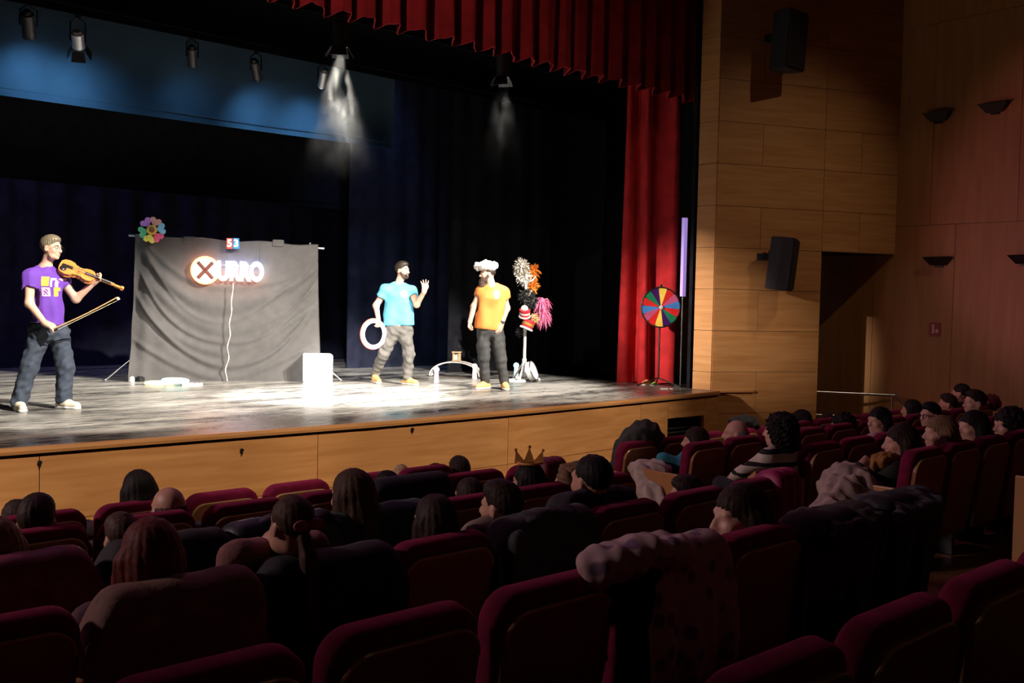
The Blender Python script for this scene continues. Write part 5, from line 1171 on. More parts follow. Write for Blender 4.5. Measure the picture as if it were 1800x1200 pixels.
def performer_orange():
    F = Fig(866, 683, 'bearded man in an orange T-shirt wearing a fluffy white hat', 866, 683, 128.6); t, P = F.t, F.P
    hc = P(853, 480, 0.0); HM = rotz(1.85)
    shR, elR, wrR = P(842, 511, 0.02), P(830, 538, 0.0), P(824, 564, -0.06)
    shL, elL, wrL = P(881, 512, 0.0), P(888, 540, 0.02), P(880, 567, -0.08)
    hipR, knR, anR = P(849, 590, 0.0), P(849, 628, -0.04), P(853, 670, 0.0)
    hipL, knL, anL = P(872, 590, 0.0), P(879, 630, -0.04), P(887, 672, -0.03)
    chest, pel = P(861, 522), P(860, 580)
    mid = lambda a, b, k: tuple(np.array(a) * (1 - k) + np.array(b) * k)
    body = head_ops(hc, HM) + [cap(P(861, 502), P(857, 490), 0.060, 0.056, k=0.03), cap(P(861, 508), chest, 0.08, 0.11, k=0.05), cap(chest, pel, 0.12, 0.11, k=0.05), cap(shR, shL, 0.055, k=0.05)]
    body += limb([shR, elR, wrR], [0.052, 0.044, 0.030]) + limb([shL, elL, wrL], [0.052, 0.044, 0.030]) + limb([hipR, knR, anR], [0.085, 0.055, 0.04]) + limb([hipL, knL, anL], [0.085, 0.055, 0.04])
    body += hand_ops(wrR, (-0.02, -0.02, -0.12), (0.9, -0.2, 0.1), 1.0, 1.25, 0.03, thumb=1) + hand_ops(wrL, (-0.04, -0.03, -0.12), (-0.7, 0.6, 0.0), 1.05, 0.45, 0.08, thumb=-1)
    sdf_obj('body', body, 0.0075, M_SKIN, t)
    sh = [cap(P(860, 510), chest, 0.10, 0.15, k=0.06), cap(P(852, 522), P(849, 572), 0.125, 0.135, k=0.06), cap(P(870, 522), P(867, 572), 0.125, 0.130, k=0.06), cap(shR, shL, 0.066, k=0.06), cap(P(856, 503), shR, 0.055, 0.064, k=0.05), cap(P(868, 503), shL, 0.055, 0.066, k=0.05), cap(shR, mid(shR, elR, 0.62), 0.076, 0.074, k=0.05), cap(shL, mid(shL, elL, 0.5), 0.080, 0.084, k=0.05),
          cap(P(858, 490), P(860, 502), 0.06, 0.075, op='-', k=0.01), cut(P(858, 578), (-0.1, 0, -1)), cap(mid(shR, elR, 0.66), elR, 0.09, 0.10, op='-', k=0.004), cap(mid(shL, elL, 0.58), elL, 0.09, 0.10, op='-', k=0.004)]
    shirt = sdf_obj('shirt', sh, 0.009, pm('orange_cotton', (0.66, 0.22, 0.045), 0.8, 0.06, 10, bump=0.1, bscale=80), t, disp=waves(31, 0.006, 24, (1, 1, 0.7)))
    tr = limb([hipR, knR, anR], [0.105, 0.078, 0.062], 0.04) + limb([hipL, knL, anL], [0.105, 0.078, 0.062], 0.04) + [cap(P(853, 580), P(867, 580), 0.115, k=0.06), cut(P(860, 571), (0, 0, 1))]
    sdf_obj('trousers', tr, 0.009, pm('black_denim', (0.032, 0.031, 0.032), 0.8, 0.25, 16, bump=0.15, bscale=90), t, disp=waves(32, 0.007, 34, (0.8, 0.8, 1), 9))
    for an, d in ((anR, (-0.55, -0.83)), (anL, (0.15, -0.95))):
        up, so = shoe_ops((an[0], an[1], 0), d, 0.28, 0.11)
        o = sdf_obj('shoe', up, 0.008, pm('tan_suede', (0.70, 0.36, 0.12), 0.75), t); sdf_obj('sole', so, 0.008, M_WHITE, o)
    q = lambda x, y, z: tf(HM, hc, (x, y, z))
    sdf_obj('beard', [ell(q(0, 0.055, -0.10), (0.064, 0.060, 0.060), rot=HM, k=0.03), ell(q(0, 0.075, -0.155), (0.05, 0.045, 0.055), rot=HM, k=0.04), cap(q(-0.07, 0.01, -0.02), q(-0.055, 0.04, -0.09), 0.016, 0.03, k=0.02), cap(q(0.07, 0.01, -0.02), q(0.055, 0.04, -0.09), 0.016, 0.03, k=0.02), cap(q(-0.026, 0.088, -0.050), q(0.026, 0.088, -0.050), 0.011, k=0.01)], 0.007, pm('brown_beard', (0.062, 0.034, 0.024), 0.7, 0.5, 80), t, disp=waves(7, 0.004, 110))
    sdf_obj('hair', hair_ops(hc, HM, 'crop'), 0.007, pm('dark_brown_hair', (0.030, 0.020, 0.014), 0.5, 0.4, 60), t)
    face_bits(t, hc, HM)
    rs = random.Random(4); bl = []
    for i in range(34):
        a = rs.uniform(0, 6.28); r = math.sqrt(rs.uniform(0, 1)); h = 0.075 + 0.085 * math.sqrt(max(0, 1 - r * r)) * rs.uniform(0.6, 1)
        bl.append(ell(q(0.125 * r * math.cos(a), -0.005 + 0.14 * r * math.sin(a), h), rs.uniform(0.032, 0.045), k=0.015))
    for i in range(5): bl.append(ell(q(rs.uniform(-0.04, 0.04), 0.13 + rs.uniform(0, 0.03), 0.075 + rs.uniform(0, 0.05)), 0.032, k=0.012))
    sdf_obj('fluffy_hat', bl + [ell(q(0, 0, 0.08), (0.105, 0.12, 0.05), rot=HM, k=0.02), ell(q(0, 0, 0.0), (0.077, 0.095, 0.065), rot=HM, op='-', k=0.01)], 0.008, pm('white_wool', (0.80, 0.77, 0.72), 0.9, 0.05, 20, bump=0.4, bscale=60), t, disp=waves(9, 0.004, 90))
    w = Vector(mid(elL, wrL, 0.92)); ax = (Vector(wrL) - Vector(elL)).normalized()
    Rm = ax.to_track_quat('Y', 'Z').to_matrix()
    b = MB().torus(w, 0.034, 0.009, 20, 6, Rm).build('wristwatch', M_PLASTIC, t)
    MB().cyl(w + Vector((0.008, -0.030, 0)), w + Vector((0.012, -0.046, 0)), 0.020, n=14).build('watch_face', M_PLASTIC, b)
    x0, z0 = (870 - 866) / 128.6, (683 - 516) / 128.6
    patch('chest_logo', t, shirt, x0, z0, 0.10, 0.12, pm('logo_white', (0.8, 0.72, 0.6), 0.7), nx=14, nz=14, shape=lambda u, v: abs(u) + 0.5 * abs(v) < 0.85)
    patch('chest_logo', t, shirt, x0 + 0.01, z0 - 0.01, 0.06, 0.08, pm('logo_blue', (0.15, 0.45, 0.75), 0.7), nx=10, nz=10, shape=lambda u, v: (u + v) > -0.3 and abs(u) < 0.8, off=0.007)
performer_violin(); performer_blue(); performer_orange()
# ------------------------------------------------------------------ theatre seats
PITCH = 0.55
def seat_proto():
    t = empty('theatre_seat', (0, 0, 0), 0, 'x', 'seat')
    w = 0.50; tilt = 0.14
    def outline(w, z0, z1, r, n=6):
        p = [(-w / 2 + 0.02, z0), (w / 2 - 0.02, z0)]
        for i in range(n + 1): a = math.pi / 2 * i / n; p.append((w / 2 - r + r * math.cos(a), z1 - r + r * math.sin(a)))
        for i in range(n + 1): a = math.pi / 2 + math.pi / 2 * i / n; p.append((-w / 2 + r + r * math.cos(a), z1 - r + r * math.sin(a)))
        return p
    S = Matrix.Translation((0, 0, SEAT_H)) @ Matrix.Rotation(tilt, 4, 'X') @ Matrix.Translation((0, 0, -SEAT_H))
    m = MB(); loops = []
    for yy, ins in ((0.0, 0.030), (0.003, 0.018), (0.010, 0.007), (0.024, 0.0), (0.070, 0.0), (0.085, 0.007), (0.094, 0.020), (0.097, 0.040)):
        loops.append([m.bm.verts.new(S @ Vector((x, yy, z))) for x, z in outline(w - 2 * ins, 0.30 + ins, SEAT_H - ins, 0.095 - ins, 7)])
    for A_l, B_l in zip(loops, loops[1:]):
        n_ = len(A_l)
        for i in range(n_): m.bm.faces.new((A_l[i], A_l[(i + 1) % n_], B_l[(i + 1) % n_], B_l[i]))
    m.bm.faces.new(loops[0][::-1]); m.bm.faces.new(loops[-1])
    m.build('back_cushion', M_SEAT, t, smooth=True)
    m = MB(); m.prism(outline(w - 0.05, 0.22, SEAT_H - 0.050, 0.085), 0.028, S @ Matrix.Translation((0, -0.026, 0)))
    m.build('back_shell', M_SEATWOOD, t)
    ol = outline(w - 0.05, 0.22, SEAT_H - 0.050, 0.085)[2:]
    m = MB(); m.tube([S @ Vector((x, -0.022, z)) for x, z in ol], 0.0065, 6); m.build('shell_edge_highlight', M_PALEWOOD, t)  # pale strip puts the edge highlight into the wood colour
    MB().box((0, 0.34, 0.42), (0.47, 0.44, 0.10), (0.06, 0, 0), bev=0.035, seg=3).build('seat_cushion', M_SEAT, t, smooth=True)
    MB().box((0, 0.34, 0.36), (0.44, 0.40, 0.02)).build('seat_pan', M_SEATWOOD, t)
    a = MB().box((-PITCH / 2, 0.30, 0.61), (0.05, 0.34, 0.035), bev=0.012).build('armrest', M_PALEWOOD, t)
    MB().box((-PITCH / 2, 0.28, 0.30), (0.03, 0.20, 0.60), bev=0.006).build('arm_support', M_DARKMETAL, t)
    return t
SEAT0 = seat_proto(); SEAT_USED = [False]
ORD = ['first', 'second', 'third', 'fourth', 'fifth', 'sixth', 'seventh', 'eighth', 'ninth', 'tenth', 'eleventh', 'twelfth', 'thirteenth', 'fourteenth']
SEATS = {}
def place_seat(row, block, i, x):
    if not SEAT_USED[0]: r = SEAT0; SEAT_USED[0] = True
    else:
        r = SEAT0.copy(); COL.objects.link(r)
        for ch in SEAT_CH:
            c = ch.copy(); COL.objects.link(c); c.parent = r
    r.location = (x, ROW_Y[row], FLOOR_Z[row])
    side = 'left of' if block == 'L' else 'right of'
    rn = 'nearest row' if row == 'sixth' else row + ' row'
    r['label'] = 'burgundy seat in the %s, %s %s the aisle' % (rn, ORD[i], side); r['category'] = 'seat'
    r['group'] = 'burgundy theatre seats'
    SEATS[row, block, i] = r
    return r
SEAT_CH = list(SEAT0.children)
# right ends of the rows left of the aisle, and left ends right of it
ENDL = dict(front=4.70, second=4.95, third=4.64, fourth=4.85, fifth=4.53, sixth=4.85)
ENDR = dict(front=6.60, second=6.35, third=6.60, fourth=6.30, fifth=6.95)
NL = dict(front=8, second=8, third=8, fourth=9, fifth=8, sixth=9)
NR = dict(front=12, second=11, third=10, fourth=8, fifth=1)
M_ENDWOOD = wood('row_end_panel', (0.42, 0.20, 0.065), (0.56, 0.29, 0.11), (6, 2, 1.2), 0.4)
for row in ROWS:
    for i in range(NL[row]):
        x = ENDL[row] - PITCH * (i + 0.5); s = place_seat(row, 'L', i, x)
        if i == 0: MB().box((PITCH / 2, 0.30, 0.33), (0.035, 0.46, 0.62), bev=0.008).build('side_panel', M_ENDWOOD, s)
    for i in range(NR.get(row, 0)):
        x = ENDR[row] + PITCH * (i + 0.5); s = place_seat(row, 'R', i, x)
        if i == 0: MB().box((-PITCH / 2 - 0.01, 0.28, 0.33), (0.035, 0.50, 0.64), bev=0.008).build('side_panel', M_ENDWOOD, s)

# ------------------------------------------------------------------ audience
HAIR = dict(black=pm('hair_black', (0.012, 0.010, 0.010), 0.62, 0.4, 60, spec=0.18), dark=pm('hair_dark', (0.028, 0.018, 0.013), 0.62, 0.4, 60, spec=0.18), brown=pm('hair_brown', (0.06, 0.034, 0.02), 0.62, 0.4, 60, spec=0.18),
            light=pm('hair_light', (0.20, 0.12, 0.065), 0.62, 0.35, 60, spec=0.18), blond=pm('hair_blond', (0.42, 0.30, 0.17), 0.62, 0.3, 60, spec=0.18), red=pm('hair_red', (0.13, 0.025, 0.018), 0.62, 0.4, 60, spec=0.18), grey=pm('hair_grey', (0.20, 0.19, 0.18), 0.5, 0.3, 60))
def cloth(name, col, rough=0.85): return pm('cloth_' + name, col, rough, 0.25, 14, sheen=0.25, bump=0.2, bscale=70)
PNO = [0]
def spectator(row, u, v, hw, hairstyle, hair, top, label, yaw=0.35, skin=M_SKIN2, lean=0.0, arms='lap', dx=0.0, floor=None, y=None, roll=0.0, hscale=None, extra=None, pitch=0.0, headfwd=0.0, raise_=0.0, wide=1.0):
    """a seated spectator: u, v of the crown of the head in the photograph, hw its real head width"""
    PNO[0] += 1; sd = PNO[0]
    yy = (ROW_Y[row] if y is None else y); fl = FLOOR_Z[row] if floor is None else floor
    hy = yy + 0.20 + lean + headfwd; crown = at_y(u, v, hy); s = hw / 0.155
    if hscale: s = hscale
    H = crown.z - fl
    root = empty('person', (crown.x - dx, yy + 0.30, fl), 0, label, 'person')
    hc = np.array((dx, hy - (yy + 0.30), H - 0.120 * s - (0.014 if hairstyle != 'bald' else 0.0)), np.float32)
    HM = rotz(yaw) @ rotx(pitch) @ roty(roll)
    nb = np.array((dx * 0.5, -0.12 + lean * 0.8, hc[2] - 0.140 * s + raise_)); sc = 0.80 + 0.20 * min(1.1, max(0, (s - 0.8) / 0.2)) if s < 1.02 else 1.0
    wS = 0.165 * s * wide; zs = nb[2] - 0.035 * s; pel = np.array((0, -0.04, 0.52))
    chest = (pel + nb) / 2 + np.array((0, -0.03, 0.04)); 
    L = lambda *a: tuple(float(x) for x in a)
    body = head_ops(L(*hc), HM, s) + [cap(L(*nb), L(*(hc + np.array((0, -0.02, -0.07 * s)))), 0.056 * s, 0.050 * s, k=0.03)] + [cap(L(*pel), L(*chest), 0.09 * s, 0.09 * s), cap(L(*chest), L(*nb), 0.09 * s, 0.05 * s, k=0.04)]
    hz = 0.60
    if arms == 'chin':
        hl = np.array((-0.13, 0.20, hc[2] - 0.17 * s)); el = np.array((-0.25, 0.22, 0.66))
    else:
        hl = np.array((-0.10, 0.24, hz)); el = np.array((-wS - 0.075, 0.04, 0.70))
    hr = np.array((0.10, 0.24, hz)); er = np.array((wS + 0.075, 0.04, 0.70))
    sl = np.array((nb[0] - wS, nb[1] + 0.0, zs)); sr = np.array((nb[0] + wS, nb[1] + 0.0, zs))
    body += limb([L(*el), L(*hl)], [0.036 * s, 0.026 * s]) + limb([L(*er), L(*hr)], [0.036 * s, 0.026 * s])
    body += hand_ops(L(*hl), L(*((hl - el))), (0.6, 0.2, 0.0) if arms == 'chin' else (0, 0, -1), 0.95 * s, 0.9, 0.05, thumb=1) + hand_ops(L(*hr), L(*(hr - er)), (0, 0, -1), 0.95 * s, 0.6, 0.05, thumb=-1)
    sdf_obj('body', body, 0.010, skin, root)
    ops = [cap(L(*pel), L(*chest), 0.125 * s, 0.130 * s, k=0.06), cap(L(*chest), L(*(nb - np.array((0, 0, 0.07 * s)))), 0.130 * s, 0.09 * s, k=0.06), cap(L(*sl), L(*sr), 0.062 * s, k=0.05), cap(L(*(nb + np.array((0, 0, -0.01)))), L(*sl), 0.05 * s, 0.055 * s, k=0.05), cap(L(*(nb + np.array((0, 0, -0.01)))), L(*sr), 0.05 * s, 0.055 * s, k=0.05)]
    ops += limb([L(*sl), L(*el), L(*(el * 0.25 + hl * 0.75))], [0.060 * s, 0.050 * s, 0.040 * s]) + limb([L(*sr), L(*er), L(*(er * 0.25 + hr * 0.75))], [0.060 * s, 0.050 * s, 0.040 * s])
    ops += [cap(L(*(nb + np.array((0, 0.0, 0.03)))), L(*(nb + np.array((0, 0.01, 0.09)))), 0.058 * s, 0.075 * s, op='-', k=0.01)]
    sdf_obj('top', ops, 0.013, top, root, disp=waves(100 + sd, 0.006, 26))
    leg = []
    for sx in (-1, 1):
        leg += limb([(sx * 0.085, -0.03, 0.52), (sx * 0.11, 0.34, 0.53), (sx * 0.11, 0.38, 0.08)], [0.085 * s, 0.062 * s, 0.045 * s]) + [cap((sx * 0.11, 0.36, 0.045), (sx * 0.115, 0.50, 0.04), 0.042, 0.038)]
    sdf_obj('trousers', leg, 0.018, pm('dark_trousers', (0.02, 0.02, 0.026), 0.85, 0.3, 14), root)
    if hairstyle:
        sdf_obj('hair', hair_ops(L(*hc), HM, hairstyle, s), 0.0085, HAIR[hair] if isinstance(hair, str) else hair, root, disp=strand_disp(hc, sd, 0.0035, hairstyle == 'curly'))
    if extra: extra(root, hc, HM, s)
    return root

def crown(root, hc, HM, s):
    M4 = Matrix([list(map(float, r)) for r in HM]); n = 8; m = MB(); R = 0.062 * s
    c = Vector([float(x) for x in hc]) + Vector((0, -0.01, 0.135 * s))
    o = empty('party_crown', root.location + c, 0, 'orange paper crown with ball tips on the head of a child', 'crown')
    for (x, h, lean) in ((-0.050, 0.070, -0.030), (0, 0.090, 0), (0.050, 0.070, 0.030)):
        M4f = Matrix.Translation((0, 0, 0)) 
        MB().prism([(x - 0.036, -0.01), (x + 0.036, -0.01), (x + lean, h)], 0.006, Matrix.Rotation(-0.73, 4, 'Z') @ Matrix.Translation((0, -0.01, 0))).build('point', M_CROWN, o)
        MB().sph(Matrix.Rotation(-0.73, 3, 'Z') @ Vector((x + lean, -0.007, h)), 0.010, 8).build('ball_tip', M_CROWN, o)
    MB().torus((0, 0, -0.005), 0.066, 0.008, 20, 6, Matrix.Rotation(math.pi / 2, 3, 'X')).build('band', M_CROWN, o)
M_CROWN = pm('orange_card', (0.70, 0.32, 0.08), 0.7)
def bow_tie(root, hc, HM, s):
    M4 = Matrix([list(map(float, r)) for r in HM]); c = Vector([float(x) for x in hc])
    MB().sph(c + M4 @ Vector((-0.03, -0.115, 0.02)), 0.026, 10, (1.2, 0.5, 0.8)).sph(c + M4 @ Vector((0.03, -0.115, 0.02)), 0.026, 10, (1.2, 0.5, 0.8)).build('hair_bow', pm('pink_ribbon', (0.35, 0.06, 0.09), 0.7), root, smooth=True)
def glasses(root, hc, HM, s):
    M4 = Matrix([list(map(float, r)) for r in HM]); G = lambda x, y, z: Vector([float(a) for a in hc]) + M4 @ Vector((x * s, y * s, z * s)); g = MB()
    for sx in (-1, 1):
        g.tube([G(sx * 0.034 + 0.024 * math.cos(a), 0.104, 0.018 * math.sin(a)) for a in np.linspace(0, 6.28, 13)[:-1]], 0.003, 5, True)
        g.tube([G(sx * 0.058, 0.10, 0.006), G(sx * 0.080, 0.0, 0.006)], 0.003, 5)
    g.build('glasses', M_DARKMETAL, root)

NV = cloth('navy', (0.014, 0.017, 0.035)); BK = cloth('black', (0.010, 0.010, 0.012)); GR = cloth('grey', (0.06, 0.06, 0.065)); WH = cloth('white', (0.50, 0.47, 0.46)); PK = cloth('pale_pink', (0.50, 0.34, 0.36)); TQ = cloth('turquoise', (0.04, 0.30, 0.36)); GN = cloth('dark_green', (0.022, 0.030, 0.024)); MR = cloth('maroon', (0.10, 0.02, 0.03)); BR = cloth('brown', (0.10, 0.06, 0.045)); PU = cloth('purple', (0.09, 0.04, 0.10)); ML = cloth('mottled', (0.20, 0.16, 0.12))
def stripes():
    m, nt, b = nodes_of('striped_knit'); tc = nt.nodes.new('ShaderNodeTexCoord'); sx = nt.nodes.new('ShaderNodeSeparateXYZ'); nt.links.new(tc.outputs['Object'], sx.inputs[0])
    r = nt.nodes.new('ShaderNodeValToRGB'); r.color_ramp.interpolation = 'CONSTANT'; e = r.color_ramp.elements
    mr = nt.nodes.new('ShaderNodeMapRange'); mr.inputs['From Min'].default_value = 0.3; mr.inputs['From Max'].default_value = 1.3; nt.links.new(sx.outputs[2], mr.inputs['Value']); nt.links.new(mr.outputs[0], r.inputs[0])
    w = (0.60, 0.54, 0.46, 1); k = (0.012, 0.011, 0.012, 1); e[0].position = 0; e[0].color = w; e[1].position = 0.35; e[1].color = k
    for p, c in ((0.385, w), (0.445, k), (0.48, w), (0.545, k), (0.58, w)): q = e.new(p); q.color = c
    nt.links.new(r.outputs[0], b.inputs['Base Color']); b.inputs['Roughness'].default_value = 0.9; return m
M_STRIPE = stripes()

A_ = spectator
# front row
A_('front', 242, 824, 0.165, 'long', 'black', BK, 'dark silhouette with long black hair alone in the front row at left', 0.0)
A_('front', 28, 876, 0.145, 'bob', 'dark', MR, 'child with dark reddish hair at the far left in front of a man', 0.2)
A_('front', 706, 813, 0.125, 'pony', 'blond', PK, 'blond child with a ponytail in the front row', -0.9, M_SKIN)
A_('front', 764, 811, 0.128, 'lowpony', 'brown', GR, 'child with a light brown ponytail in the front row', 0.15)
A_('front', 805, 799, 0.135, 'long', 'dark', BK, 'child with long dark hair in the front row, right of a ponytail', 0.0)
A_('front', 1130, 753, 0.155, 'long', 'dark', cloth('olive_grey', (0.035, 0.036, 0.034)), 'woman leaning forward with a dark grey coat over her back', 1.3, M_SKIN, 0.05)
A_('front', 1407, 719, 0.16, 'long', 'black', BK, 'woman with long black hair in front of the side passage', 0.9, M_SKIN)
A_('front', 1452, 724, 0.155, 'bun', 'dark', BK, 'woman in profile with dark hair tied back near the handrail', 1.35, M_SKIN)
A_('second', 1666, 691, 0.15, 'short', 'dark', BR, 'short-haired child in a striped brown top far right', 0.5)
A_('second', 1689, 672, 0.15, 'bun', 'black', BK, 'tall dark silhouette with a bun against the right wall', 0.2)
# second row
A_('second', 65, 868, 0.165, 'short', 'dark', BK, 'man with short dark hair at the far left of the second row', -0.5)
A_('second', 295, 855, 0.165, 'bald', 'dark', BK, 'balding man in dark clothes left of two empty seats', 0.1)
A_('second', 678, 823, 0.145, 'crop', 'black', NV, 'child with cropped black hair beside a navy coat', 0.2)
A_('third', 928, 811, 0.14, 'bob', 'black', BK, 'child with black hair wearing an orange paper crown', 0.3, extra=crown)
A_('third', 1000, 815, 0.13, 'curly', 'light', PK, 'child with curly light hair half hidden by the broad man', 0.9, M_SKIN)
A_('second', 1222, 749, 0.16, 'bob', 'dark', TQ, 'woman in a turquoise sweater at the aisle end of the second row', 0.7, M_SKIN, 0.10, dx=0.15, y=5.08)
A_('second', 1293, 738, 0.16, 'bald', 'grey', GR, 'bald man in the second row right of the turquoise sweater', 0.75, M_SKIN)
A_('second', 1479, 727, 0.155, 'curly', 'black', WH, 'dark-haired child with a white collar and a raised hand', 0.5, M_SKIN, arms='chin')
A_('second', 1602, 701, 0.145, 'bob', 'black', WH, 'dark-haired child with a white patterned collar far right', 0.3)
# third row
A_('third', -12, 905, 0.16, 'verylong', 'light', BK, 'person with long light brown hair cut off by the left edge', 0.0)
A_('third', 213, 900, 0.13, 'short', 'brown', BK, 'child with brown hair partly hidden behind the reddish hair', 0.1)
A_('third', 617, 822, 0.165, 'verylong', 'brown', cloth('teal_black', (0.014, 0.026, 0.030)), 'woman with very long straight brown hair in the third row', 0.1, headfwd=-0.11)
A_('third', 824, 837, 0.13, 'bob', 'dark', MR, 'small dark-haired child sitting in front of the boy', 0.1)
A_('fourth', 1040, 794, 0.165, 'crop', 'black', cloth('charcoal_shirt', (0.020, 0.018, 0.022)), 'broad-shouldered man with shaved hair in a dark shirt', 0.0, M_SKIN2, hscale=1.05, raise_=0.07, wide=1.18)
A_('third', 1545, 714, 0.15, 'long', 'black', PK, 'girl in profile with black hair and a pale pink top', 1.25, M_SKIN)
A_('third', 1636, 706, 0.15, 'short', 'black', BK, 'person with glasses in profile at the right of the third row', 1.2, M_SKIN, extra=glasses)
A_('third', 1714, 684, 0.16, 'short', 'dark', GR, 'man with short dark hair near the right wall', 0.9, M_SKIN)
# fourth row
A_('fourth', 262, 907, 0.165, 'bob', 'red', cloth('plum_top', (0.10, 0.045, 0.06)), 'person with reddish bobbed hair behind a pinkish coat', 0.0)
A_('fourth', 512, 864, 0.135, 'lowpony', 'brown', cloth('rose_top', (0.20, 0.08, 0.075)), 'girl with a pink hair bow and a long brown ponytail', 0.05, extra=bow_tie, headfwd=-0.13, raise_=0.03)
A_('fourth', 763, 866, 0.145, 'bob', 'dark', BK, 'child with bobbed dark hair left of the boy', 0.0)
A_('fourth', 881, 842, 0.145, 'short', 'dark', ML, 'boy with short hair and a mottled beige hoodie', 0.3, raise_=0.06)
A_('fourth', 1208, 834, 0.15, 'short', 'dark', BK, 'small child whose head just shows above the seat by the wooden end panel', 0.9)
A_('fourth', 1583, 744, 0.165, 'long', 'dark', GN, 'woman with long dark hair resting her chin on her hand', 0.75, M_SKIN, 0.08, arms='chin')
A_('fourth', 1652, 729, 0.16, 'verylong', 'light', BR, 'woman with long light brown hair in the fourth row at right', 0.8, M_SKIN)
A_('fourth', 1710, 720, 0.16, 'verylong', 'black', BK, 'woman in black with long black hair, right of the light brown hair', 1.0, M_SKIN)
A_('fourth', 1772, 718, 0.165, 'curly', 'black', BK, 'woman with dark curly hair at the right picture edge', 1.0, M_SKIN, arms='chin')
# fifth row and the aisle
A_('fifth', 1300, 848, 0.165, 'long', 'dark', BK, 'woman in profile with long dark hair, nearest to the camera', 1.15, M_SKIN)
stool = empty('aisle_stool', (at_y(1369, 730, 4.15).x, 4.25, FLOOR_Z['third']), 0, 'low dark stool under the woman in the striped sweater', 'stool')
MB().cyl((0, 0, 0.38), (0, 0, 0.43), 0.16, n=24).build('stool_top', M_SEATWOOD, stool, smooth=True)
for a in range(4): MB().cyl((0.13 * math.cos(a * 1.571 + 0.8), 0.13 * math.sin(a * 1.571 + 0.8), 0.0), (0.09 * math.cos(a * 1.571 + 0.8), 0.09 * math.sin(a * 1.571 + 0.8), 0.39), 0.014, n=8).build('leg', M_DARKMETAL, stool)
A_('third', 1369, 727, 0.16, 'curly', 'black', M_STRIPE, 'woman with curly black hair in a white sweater with black stripes', 0.25, M_SKIN, y=3.97)

# ------------------------------------------------------------------ coats
def drape(row, block, i, mat, label, w=0.60, back=0.55, front=0.30, seed=1, puff=0.03, hood=False, cat='coat', xo=0.0, sleeve=0, fold=0.012):
    """coat hung over a seat back: a thick folded sheet running up the front, over the top and down the rear"""
    s = SEATS[row, block, i]; rs = np.random.RandomState(seed); ph = rs.uniform(0, 6.28, 8)
    tilt = 0.14
    path = []
    for a in np.linspace(0, 1, 12): path.append((0.135, SEAT_H - front * (1 - a) - 0.04, 1, 0))
    for a in np.linspace(0, math.pi, 11)[1:-1]: path.append((0.045 + 0.09 * math.cos(a), SEAT_H - 0.035 + (0.052 + puff * 0.5) * math.sin(a), math.cos(a), math.sin(a)))
    for a in np.linspace(0, 1, 22): path.append((-0.045 - puff * math.sin(math.pi * a) - 0.02 * a, SEAT_H - 0.04 - back * a, -1, 0))
    n = len(path) - 1
    def fn(sx, t):
        f = t * n; k = min(int(f), n - 1); fr = f - k
        y, z, ny, nz = [path[k][q] * (1 - fr) + path[k + 1][q] * fr for q in range(4)]
        x = (sx - 0.5) * w; e = abs(sx - 0.5) * 2
        hang = min(1.0, max(0.0, (SEAT_H - z) / 0.35))
        d = fold * (0.06 + hang) * (math.sin(15 * sx + ph[0] + 2 * t) + 0.6 * math.sin(27 * sx + ph[1] - 5 * t) + 0.4 * math.sin(14 * t + 6 * sx + ph[2]))
        drop = -0.14 * max(0, (e - 0.70) / 0.30) ** 2
        y2 = y + ny * d; z2 = z + nz * (0.35 * d + 0.003 * math.sin(22 * sx + ph[5])) + drop * (1 if nz > 0.2 else 0.6)
        z2 += 0.015 * math.sin(31 * sx + ph[3]) * (t > 0.9)
        y2 += (SEAT_H - z2) * math.tan(tilt)
        x += 0.02 * math.sin(5 * t + ph[4]) * (0.5 + e)
        return (x, y2, z2)
    me = grid_mesh('coat', fn, 34, 54, 0.012)
    t = empty('draped_coat', (s.location.x + xo, s.location.y, s.location.z), 0, label, cat)
    link('coat_cloth', me, mat, t, smooth=True)
    if hood:
        sdf_obj('hood', [ell((0.05, 0.03, SEAT_H + 0.015), (0.17, 0.075, 0.045), k=0.03), ell((-0.08, 0.02, SEAT_H + 0.02), (0.09, 0.06, 0.04), k=0.02), ell((0.05, 0.08, SEAT_H + 0.055), (0.09, 0.05, 0.028), op='-', k=0.02)], 0.011, mat, t, disp=waves(seed, 0.007, 42))
    if sleeve:
        sdf_obj('sleeve', [cap((sleeve * (w / 2 - 0.05), -0.075, SEAT_H - 0.03), (sleeve * (w / 2 - 0.03), -0.07, SEAT_H - 0.28), 0.040, 0.036, k=0.02), cap((sleeve * (w / 2 - 0.03), -0.07, SEAT_H - 0.28), (sleeve * (w / 2 - 0.06), -0.03, SEAT_H - 0.48), 0.036, 0.032, k=0.02)], 0.013, mat, t, disp=waves(seed + 5, 0.005, 40))
    return t
def pile(ops, mat, label, loc, seed, name='coat_pile', cat='coat', res=0.010, amp=0.015, freq=30, extra=None):
    t = empty(name, loc, 0, label, cat)
    sdf_obj('folded_cloth', ops, res, mat, t, disp=waves(seed, amp, freq, (1.7, 1.7, 0.35), n=7))
    return t
def idx_at(row, block, u, v):
    x = at_y(u, v, ROW_Y[row]).x
    return int((ENDL[row] - x) / PITCH) if block == 'L' else int((x - ENDR[row]) / PITCH)
DRN = cloth('dark_navy_coat', (0.010, 0.011, 0.020)); DRB = cloth('blueblack_coat', (0.010, 0.014, 0.026), 0.5); DRP = cloth('dusty_pink_coat', (0.20, 0.11, 0.085)); DRG = cloth('grey_green_coat', (0.050, 0.054, 0.052)); DRR = cloth('crimson_puffer', (0.16, 0.008, 0.022), 0.6)
drape('second', 'L', idx_at('second', 'L', 700, 850), DRN, 'navy coat hung over a seat behind the cropped black hair', 0.66, 0.5, 0.25, 1)
drape('second', 'L', idx_at('second', 'L', 770, 850), DRN, 'second navy coat hung beside the cropped black hair, right half', 0.62, 0.5, 0.25, 2)
